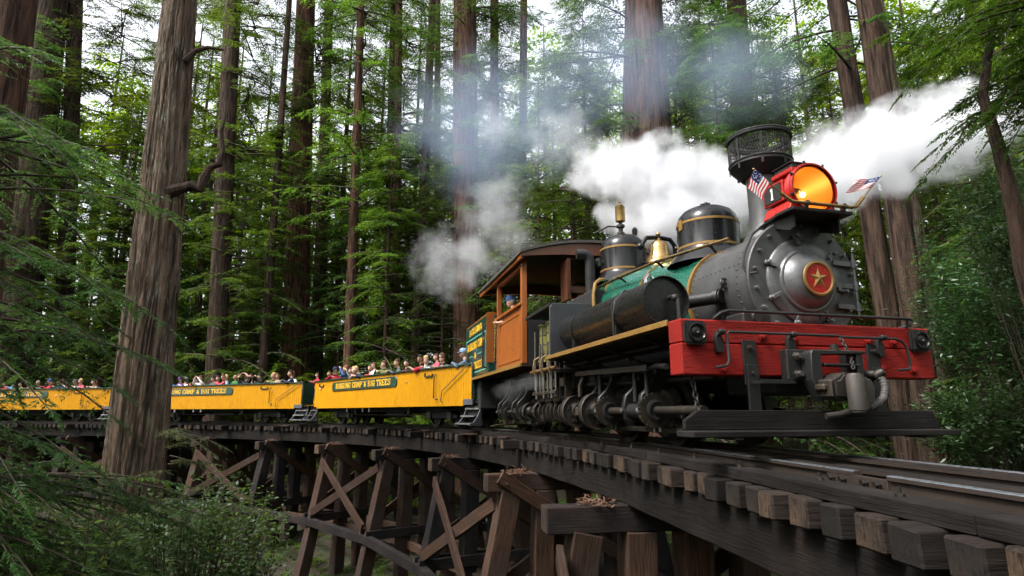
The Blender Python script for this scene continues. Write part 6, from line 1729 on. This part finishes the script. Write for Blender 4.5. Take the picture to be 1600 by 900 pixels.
# --- distant forest: one mass of crowns and stems that closes the view
def distant():
    r = np.random.RandomState(77); VV=[]; TVs=[]; TFs=[]; off=0
    for k in range(118):
        th = R(-60+120*((k*37)%118+r.uniform(-.4,.4))/118); D = r.uniform(54,86)
        x, y = D*math.sin(th), D*math.cos(th); g = gz(x,y); H = r.uniform(26,42); nb=60
        z = g+r.uniform(.0,.96,nb)*H; qn=(z-g)/H; Ln = (6.0-3.2*qn)*r.uniform(.6,1.1,nb)
        base = np.stack([np.full(nb,x),np.full(nb,y),z],1)
        V,l = branches(base, r.uniform(0,6.28,nb), r.normal(.1,.15,nb), Ln, r.uniform(.15,.4,nb), r, 7, 1.8, 3, .66, .5)
        VV.append(V)
        ln = np.array([[[x,y,g-.3],[x,y,g+H*.5],[x,y,g+H]]])
        tv,tf = line_tubes(ln+np.array([0.001,0.002,0])*np.arange(3)[None,:,None],[.45],[.05],6); TVs.append(tv); TFs.append(tf+off); off+=len(tv)
    # the wood goes on round the photographer's back
    for k in range(90):
        th = R(62+236*(k+r.uniform(-.4,.4))/90); D = r.uniform(24,60)
        x, y = D*math.sin(th), D*math.cos(th); g = gz(x,y); H = r.uniform(18,34); nb=44
        z = g+r.uniform(.0,.96,nb)*H; qn=(z-g)/H; Ln = (5.0-2.8*qn)*r.uniform(.6,1.1,nb)
        base = np.stack([np.full(nb,x),np.full(nb,y),z],1)
        V,l = branches(base, r.uniform(0,6.28,nb), r.normal(.1,.15,nb), Ln, r.uniform(.15,.4,nb), r, 7, 1.8, 3, .75, .5)
        VV.append(V)
        ln = np.array([[[x,y,g-.3],[x,y,g+H*.5],[x,y,g+H]]])
        tv,tf = line_tubes(ln+np.array([0.001,0.002,0])*np.arange(3)[None,:,None],[.5],[.05],6); TVs.append(tv); TFs.append(tf+off); off+=len(tv)
    V=np.concatenate(VV); o=link("distant_forest", fast_mesh("distant_forest",V,qf(V),M['fol_b'])); tag(o,"mass of distant green forest closing the view behind the train","forest",kind="stuff")
    s=link("distant_stems", fast_mesh("distant_stems",np.concatenate(TVs),np.concatenate(TFs),M['bark_d']),o)
distant()

# --- near boughs and shrubs
def boughs(label, name, roots, mat, r, Ln, nsp, spl, m, leaf, width, el, sag, cat, group=None, spread=.5, stem=None, per=1):
    """roots: list of (point, azimuth in degrees) for boughs reaching into the view from one plant"""
    o = Vector(stem[0]) if stem else Vector(roots[0][0])
    e = empty(name, o); tag(e, label, cat, group)
    base = np.array([tuple(Vector(p)-o) for p,_ in roots for _k in range(per)]); n=len(base)
    az = np.radians([a for _,a in roots for _k in range(per)])+r.normal(0,spread,n)*(1 if per>1 else .2)
    V,l = branches(base, az, r.normal(el,.15,n), Ln*r.uniform(.7,1.2,n), r.uniform(sag*.6,sag*1.4,n), r, nsp, spl, m, leaf, width, u0=.12)
    link("foliage", fast_mesh("foliage",V,qf(V),mat), e)
    tv,tf = line_tubes(l, np.full(n,.018*Ln/2+.006), np.full(n,.004), 5)
    link("boughs", fast_mesh("boughs",tv,tf,M['twig']), e)
    if stem: MB().tube([Vector(s)-o for s in stem],[.12-.09*i/(len(stem)-1) for i in range(len(stem))],9).build("stem", M['bark_d'], e)
    return e
nr_ = np.random.RandomState(5)
# young redwood at the left edge, boughs hanging into the frame
g0 = gz(-8.2,5.6)
RT=[]
for k in range(32):
    z = -1.6+k*.19
    RT.append(((-6.75+.2*math.sin(k), 6.5, z), nr_.uniform(-40,35)))
boughs("near young redwood whose feathery green boughs hang in from the left edge","young_redwood",RT,M['fol_near'],nr_,2.5,30,.46,13,.085,.26,.05,.34,"tree",stem=[(-7.0,6.5,g0-.2),(-6.9,6.5,1.5),(-6.8,6.5,4.0),(-6.7,6.5,6.6)],per=2,spread=.35)
# dark boughs in the lower left corner
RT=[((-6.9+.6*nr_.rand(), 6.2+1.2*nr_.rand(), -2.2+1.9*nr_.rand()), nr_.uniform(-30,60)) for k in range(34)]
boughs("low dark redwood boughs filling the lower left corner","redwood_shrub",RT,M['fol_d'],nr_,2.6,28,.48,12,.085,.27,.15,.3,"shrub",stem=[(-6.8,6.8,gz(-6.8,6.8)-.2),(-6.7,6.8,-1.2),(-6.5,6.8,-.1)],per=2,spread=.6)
# sprouts at the foot of the great trunk
c0=pix(230,800,11.6)
RT=[((c0.x+nr_.uniform(-1.3,1.3), c0.y+nr_.uniform(-.5,.5), nr_.uniform(-2.6,-1.5)), nr_.uniform(-180,0)) for k in range(30)]
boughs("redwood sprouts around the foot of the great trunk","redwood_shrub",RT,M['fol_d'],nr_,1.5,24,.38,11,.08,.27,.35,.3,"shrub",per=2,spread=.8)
c1=pix(262,690,12.2)
RT=[((c1.x+.15*nr_.rand(), c1.y, c1.z+nr_.uniform(-.6,.3)), nr_.uniform(-100,20)) for k in range(11)]
boughs("browning sprig of redwood growing from the side of the great trunk","redwood_sprig",RT,leafmat("browning_sprays",(.055,.10,.03),(.12,.10,.045),.3,tint=.1),nr_,.85,18,.28,10,.06,.25,.05,.2,"twig",per=1,spread=.4)
# bright sprays in the upper right corner on a leaning laurel-like stem
RT=[]
for k in range(26):
    p=pix(1670+nr_.uniform(-30,60), -130+k*11, 6.8+nr_.uniform(-.6,.8)); RT.append((tuple(p), nr_.uniform(140,215)))
st=[pix(1600,420,7.2),pix(1585,330,7.2),pix(1560,230,7.1),pix(1535,150,7.1),pix(1548,60,7.2),pix(1570,-40,7.3)]
g=gz(6.6,7.2)
boughs("bright green conifer boughs hanging into the upper right corner","conifer_tree",RT,M['fol_lit'],nr_,1.75,26,.42,11,.085,.30,.0,.42,"tree",stem=[(6.9,7.3,g-.2)]+[tuple(s) for s in st],per=2,spread=.35)

def shrub(label, name, c, rad, n_st, n_lf, leaf, width, mat, seed, stem_to_ground=True, cat="shrub", mat2=None, group=None, fold=.12):
    r = np.random.RandomState(seed)
    c = np.array(c,float); rad=np.array(rad,float)
    g = gz(c[0],c[1]); e=empty(name,(c[0],c[1],g-.1)); tag(e,label,cat,group)
    O=np.array([c[0],c[1],g-.1])
    th=r.uniform(0,6.28,n_st); ph=np.arccos(r.uniform(-.35,1,n_st)); q=r.uniform(.55,1.05,n_st)
    tip=c+np.stack([np.cos(th)*np.sin(ph),np.sin(th)*np.sin(ph),np.cos(ph)],1)*rad*q[:,None]
    s=np.linspace(0,1,7)
    root=O+np.stack([r.normal(0,.12,n_st),r.normal(0,.12,n_st),np.zeros(n_st)],1)
    mid=(root+tip)/2+np.stack([r.normal(0,.1,n_st),r.normal(0,.1,n_st),np.full(n_st,.25*rad[2])],1)
    L3=((1-s)**2)[None,:,None]*root[:,None]+(2*s*(1-s))[None,:,None]*mid[:,None]+(s**2)[None,:,None]*tip[:,None]
    tv,tf=line_tubes(L3-O,np.full(n_st,.016),np.full(n_st,.003),4)
    link("stems",fast_mesh("stems",tv,tf,M['twig']),e)
    # twigs near the ends of the stems carry the leaves
    k=n_lf//n_st; u=np.clip(1-np.abs(r.normal(0,.26,(n_st,k))),.25,1)
    idx=np.clip((u*6).astype(int),0,5); fr=(u*6-idx)[...,None]
    a=np.take_along_axis(L3,idx[...,None].repeat(3,-1),1); b=np.take_along_axis(L3,(idx+1)[...,None].repeat(3,-1),1)
    base=a*(1-fr)+b*fr
    D=nrm(r.normal(0,1,(n_st,k,3))+np.array([0,0,.15])); dist=np.abs(r.normal(0,.5,(n_st,k,1)))*rad.mean()*.26
    P=base+D*dist
    N_=nrm(np.array([0,0,1.])+r.normal(0,.5,(n_st,k,3)))
    L_=leaf*r.uniform(.6,1.25,n_st*k)
    V=leaves(P.reshape(-1,3)-O,(D*np.array([1,1,.35])).reshape(-1,3),N_.reshape(-1,3),L_,L_*width,fold)
    link("leaves",fast_mesh("leaves",V,qf(V),mat),e)
    return e
shrub("glossy small-leaved green shrub in front of the trestle","huckleberry_shrub",pix(312,862,9.0),(1.2,1.0,1.1),85,7600,.075,.55,M['huck'],1)
shrub("pale young leafy sprays above the small-leaved shrub","huckleberry_shrub",pix(378,808,9.2),(.7,.5,.5),22,900,.075,.5,M['huck_y'],2)
shrub("leafy shrub with broad bright leaves at the bottom left","broadleaf_shrub",pix(95,850,6.4),(.7,.5,.42),20,420,.085,.5,M['huck_y'],3)
shrub("dark leafy shrub under the lower left boughs","huckleberry_shrub",pix(60,890,7.5),(1.6,1.0,.7),40,3000,.06,.5,M['huck'],4)
GB="bay laurels at the right behind the track"
shrub("big dark laurel with glossy leaves behind the right rail","bay_laurel",pix(1560,470,13.5),(1.9,1.5,2.6),90,20000,.13,.3,M['bay'],6,cat="tree",group=GB)
shrub("low laurel foliage beyond the right rail below the big laurel","bay_laurel",pix(1545,660,12.5),(1.6,1.2,.9),60,11000,.13,.3,M['bay'],7,cat="tree",group=GB)
shrub("laurel foliage between the stout leaning trunk and the big laurel","bay_laurel",pix(1470,420,21),(2.0,1.6,4.0),80,16000,.15,.32,M['bay'],8,cat="tree",group=GB)
shrub("tall laurel crown at the right edge under the conifer boughs","bay_laurel",pix(1610,330,11),(1.4,1.2,2.0),70,13000,.12,.3,M['bay'],9,cat="tree",group=GB)
# ferns, seedlings and ground cover on the forest floor
def groundcover():
    r=np.random.RandomState(9); n=3900
    x=r.uniform(-48,34,n); y=r.uniform(8,52,n); x[:1300]=r.uniform(-20,7,1300); y[:1300]=r.uniform(9,31,1300)
    keep=np.array([True]*n)
    P=np.stack([x,y,ground_z(x,y)],1)
    T=P.repeat(5,0); a=r.uniform(0,6.28,len(T)); D=np.stack([np.cos(a),np.sin(a),r.uniform(.3,1.1,len(T))],1)
    N_=np.stack([-np.cos(a)*.6,-np.sin(a)*.6,np.ones(len(T))],1)
    V=sprays(T,D,N_,r.uniform(.3,.75,len(T)),5,.15,.32,r,droop=.45)
    o=link("undergrowth",fast_mesh("undergrowth",V,qf(V),M['fol'])); tag(o,"ferns and seedlings covering the forest floor","undergrowth",kind="stuff")
groundcover()
# ------------------------------------------------------------------ steam and smoke: real volumes where the plumes drift
def plume(name, label, blobs, density, col=(.96,.97,1.0), scale=1.0, thr=.42, soft=.3, aniso=.25, detail=5, pad=1.05, cat="steam", amp=1.35):
    """blobs: (centre, (rx, ry, rz)) ellipsoids in world space; one closed box round them, density from the blobs eaten away by noise"""
    lo = np.min([np.array(c)-np.array(r)*pad for c,r in blobs],0); hi = np.max([np.array(c)+np.array(r)*pad for c,r in blobs],0)
    mid = (lo+hi)/2
    m = bpy.data.materials.new(name+"_volume"); m.use_nodes=True; N,L=m.node_tree.nodes,m.node_tree.links; N.clear()
    out=N.new("ShaderNodeOutputMaterial"); tc=N.new("ShaderNodeTexCoord"); pos=tc.outputs["Object"]
    def math_(op,a,b=None,c=None,clamp=False):
        x=N.new("ShaderNodeMath"); x.operation=op; x.use_clamp=clamp
        for i,v in enumerate((a,b,c)):
            if v is None: continue
            if isinstance(v,(int,float)): x.inputs[i].default_value=v
            else: L.new(v,x.inputs[i])
        return x.outputs[0]
    # wander the sampling position so that the edges billow
    nw=N.new("ShaderNodeTexNoise"); nw.inputs["Scale"].default_value=.9*scale; nw.inputs["Detail"].default_value=3; L.new(pos,nw.inputs["Vector"])
    sb2=N.new("ShaderNodeVectorMath"); sb2.operation='SUBTRACT'; L.new(nw.outputs["Color"],sb2.inputs[0]); sb2.inputs[1].default_value=(.5,.5,.5)
    sc2=N.new("ShaderNodeVectorMath"); sc2.operation='SCALE'; L.new(sb2.outputs[0],sc2.inputs[0]); sc2.inputs["Scale"].default_value=.9/scale
    ad2=N.new("ShaderNodeVectorMath"); ad2.operation='ADD'; L.new(pos,ad2.inputs[0]); L.new(sc2.outputs[0],ad2.inputs[1])
    wp=ad2.outputs[0]
    acc=None
    for c,r in blobs:
        s1=N.new("ShaderNodeVectorMath"); s1.operation='SUBTRACT'; L.new(wp,s1.inputs[0]); s1.inputs[1].default_value=tuple(np.array(c)-mid)
        s2=N.new("ShaderNodeVectorMath"); s2.operation='DIVIDE'; L.new(s1.outputs[0],s2.inputs[0]); s2.inputs[1].default_value=tuple(r)
        ln=N.new("ShaderNodeVectorMath"); ln.operation='LENGTH'; L.new(s2.outputs[0],ln.inputs[0])
        v=math_('SUBTRACT',1.0,ln.outputs["Value"])
        acc=v if acc is None else math_('MAXIMUM',acc,v)
    nz=N.new("ShaderNodeTexNoise"); nz.inputs["Scale"].default_value=1.7*scale; nz.inputs["Detail"].default_value=detail; nz.inputs["Roughness"].default_value=.58; L.new(pos,nz.inputs["Vector"])
    d=math_('ADD',math_('MULTIPLY',math_('MAXIMUM',acc,-.2),1.15),math_('MULTIPLY',math_('SUBTRACT',nz.outputs[0],.5),amp))
    mr=N.new("ShaderNodeMapRange"); mr.interpolation_type='SMOOTHSTEP'; mr.inputs[1].default_value=thr; mr.inputs[2].default_value=thr+soft; L.new(d,mr.inputs[0])
    edge=N.new("ShaderNodeMapRange"); edge.interpolation_type='SMOOTHSTEP'; edge.inputs[1].default_value=0; edge.inputs[2].default_value=.18; L.new(acc,edge.inputs[0])
    dens=math_('MULTIPLY',math_('MULTIPLY',mr.outputs[0],edge.outputs[0]),density)
    vs=N.new("ShaderNodeVolumePrincipled"); vs.inputs["Color"].default_value=(*col,1); vs.inputs["Anisotropy"].default_value=aniso
    L.new(dens,vs.inputs["Density"]); L.new(vs.outputs[0],out.inputs["Volume"])
    h=(hi-lo)/2
    o=MB().box(-h[0],h[0],-h[1],h[1],-h[2],h[2]).build(name,m,smooth=False); o.location=tuple(mid)
    tag(o,label,cat,kind="stuff")
    return o
def E_(x,y,Y,rx,rz,ry=None):
    """blob centred on the sight line (x, y) at depth Y; rx, rz in photo pixels"""
    k=Y/935.87; return (tuple(pix(x,y,Y)),(rx*k,(ry if ry else max(rx,rz)*.8)*k,rz*k))
plume("steam_plume","white steam jet drifting right from behind the headlamp",[E_(1235,305,8.6,70,66),E_(1290,275,8.9,95,90),E_(1355,245,9.3,115,95),E_(1425,220,9.8,125,95),E_(1495,200,10.3,115,90),E_(1545,190,10.6,70,70)],2.4,scale=1.25,thr=.15,soft=.6,amp=2.3,detail=8)
plume("steam_cloud","white billowing steam cloud over the domes behind the bell",[E_(955,262,14.5,90,60),E_(1020,270,14,110,80),E_(1090,290,13.4,115,80),E_(1150,300,12.8,90,80),E_(1060,345,13.6,130,55),E_(985,330,14.2,70,50)],1.6,scale=.95,thr=.16,soft=.55,amp=2.2,detail=8)
plume("steam_wisps","thin white wisps of steam drifting above the cab roof and bunker",[E_(772,200,20,45,65),E_(775,330,19.5,75,100),E_(725,400,20,105,75),E_(690,430,20.5,70,55),E_(800,380,19,55,60),E_(880,215,18,90,65)],.28,scale=.9,thr=.22,soft=.8,amp=3.0,detail=7)
plume("smoke_haze","thin bluish smoke hanging among the trunks above the train",[E_(960,110,19,230,120,160),E_(740,200,22,150,170,140),E_(1160,120,18,150,110,120),E_(850,180,20,150,120,140)],.10,col=(.62,.75,1.0),scale=.35,thr=.05,soft=.8,detail=3,cat="smoke")
plume("cylinder_steam","small puff of steam leaking beside the engine cylinders",[E_(800,612,9.4,38,22,25),E_(830,600,9.0,25,24,22)],.4,scale=2.5,thr=.2,soft=.8,amp=2.0)
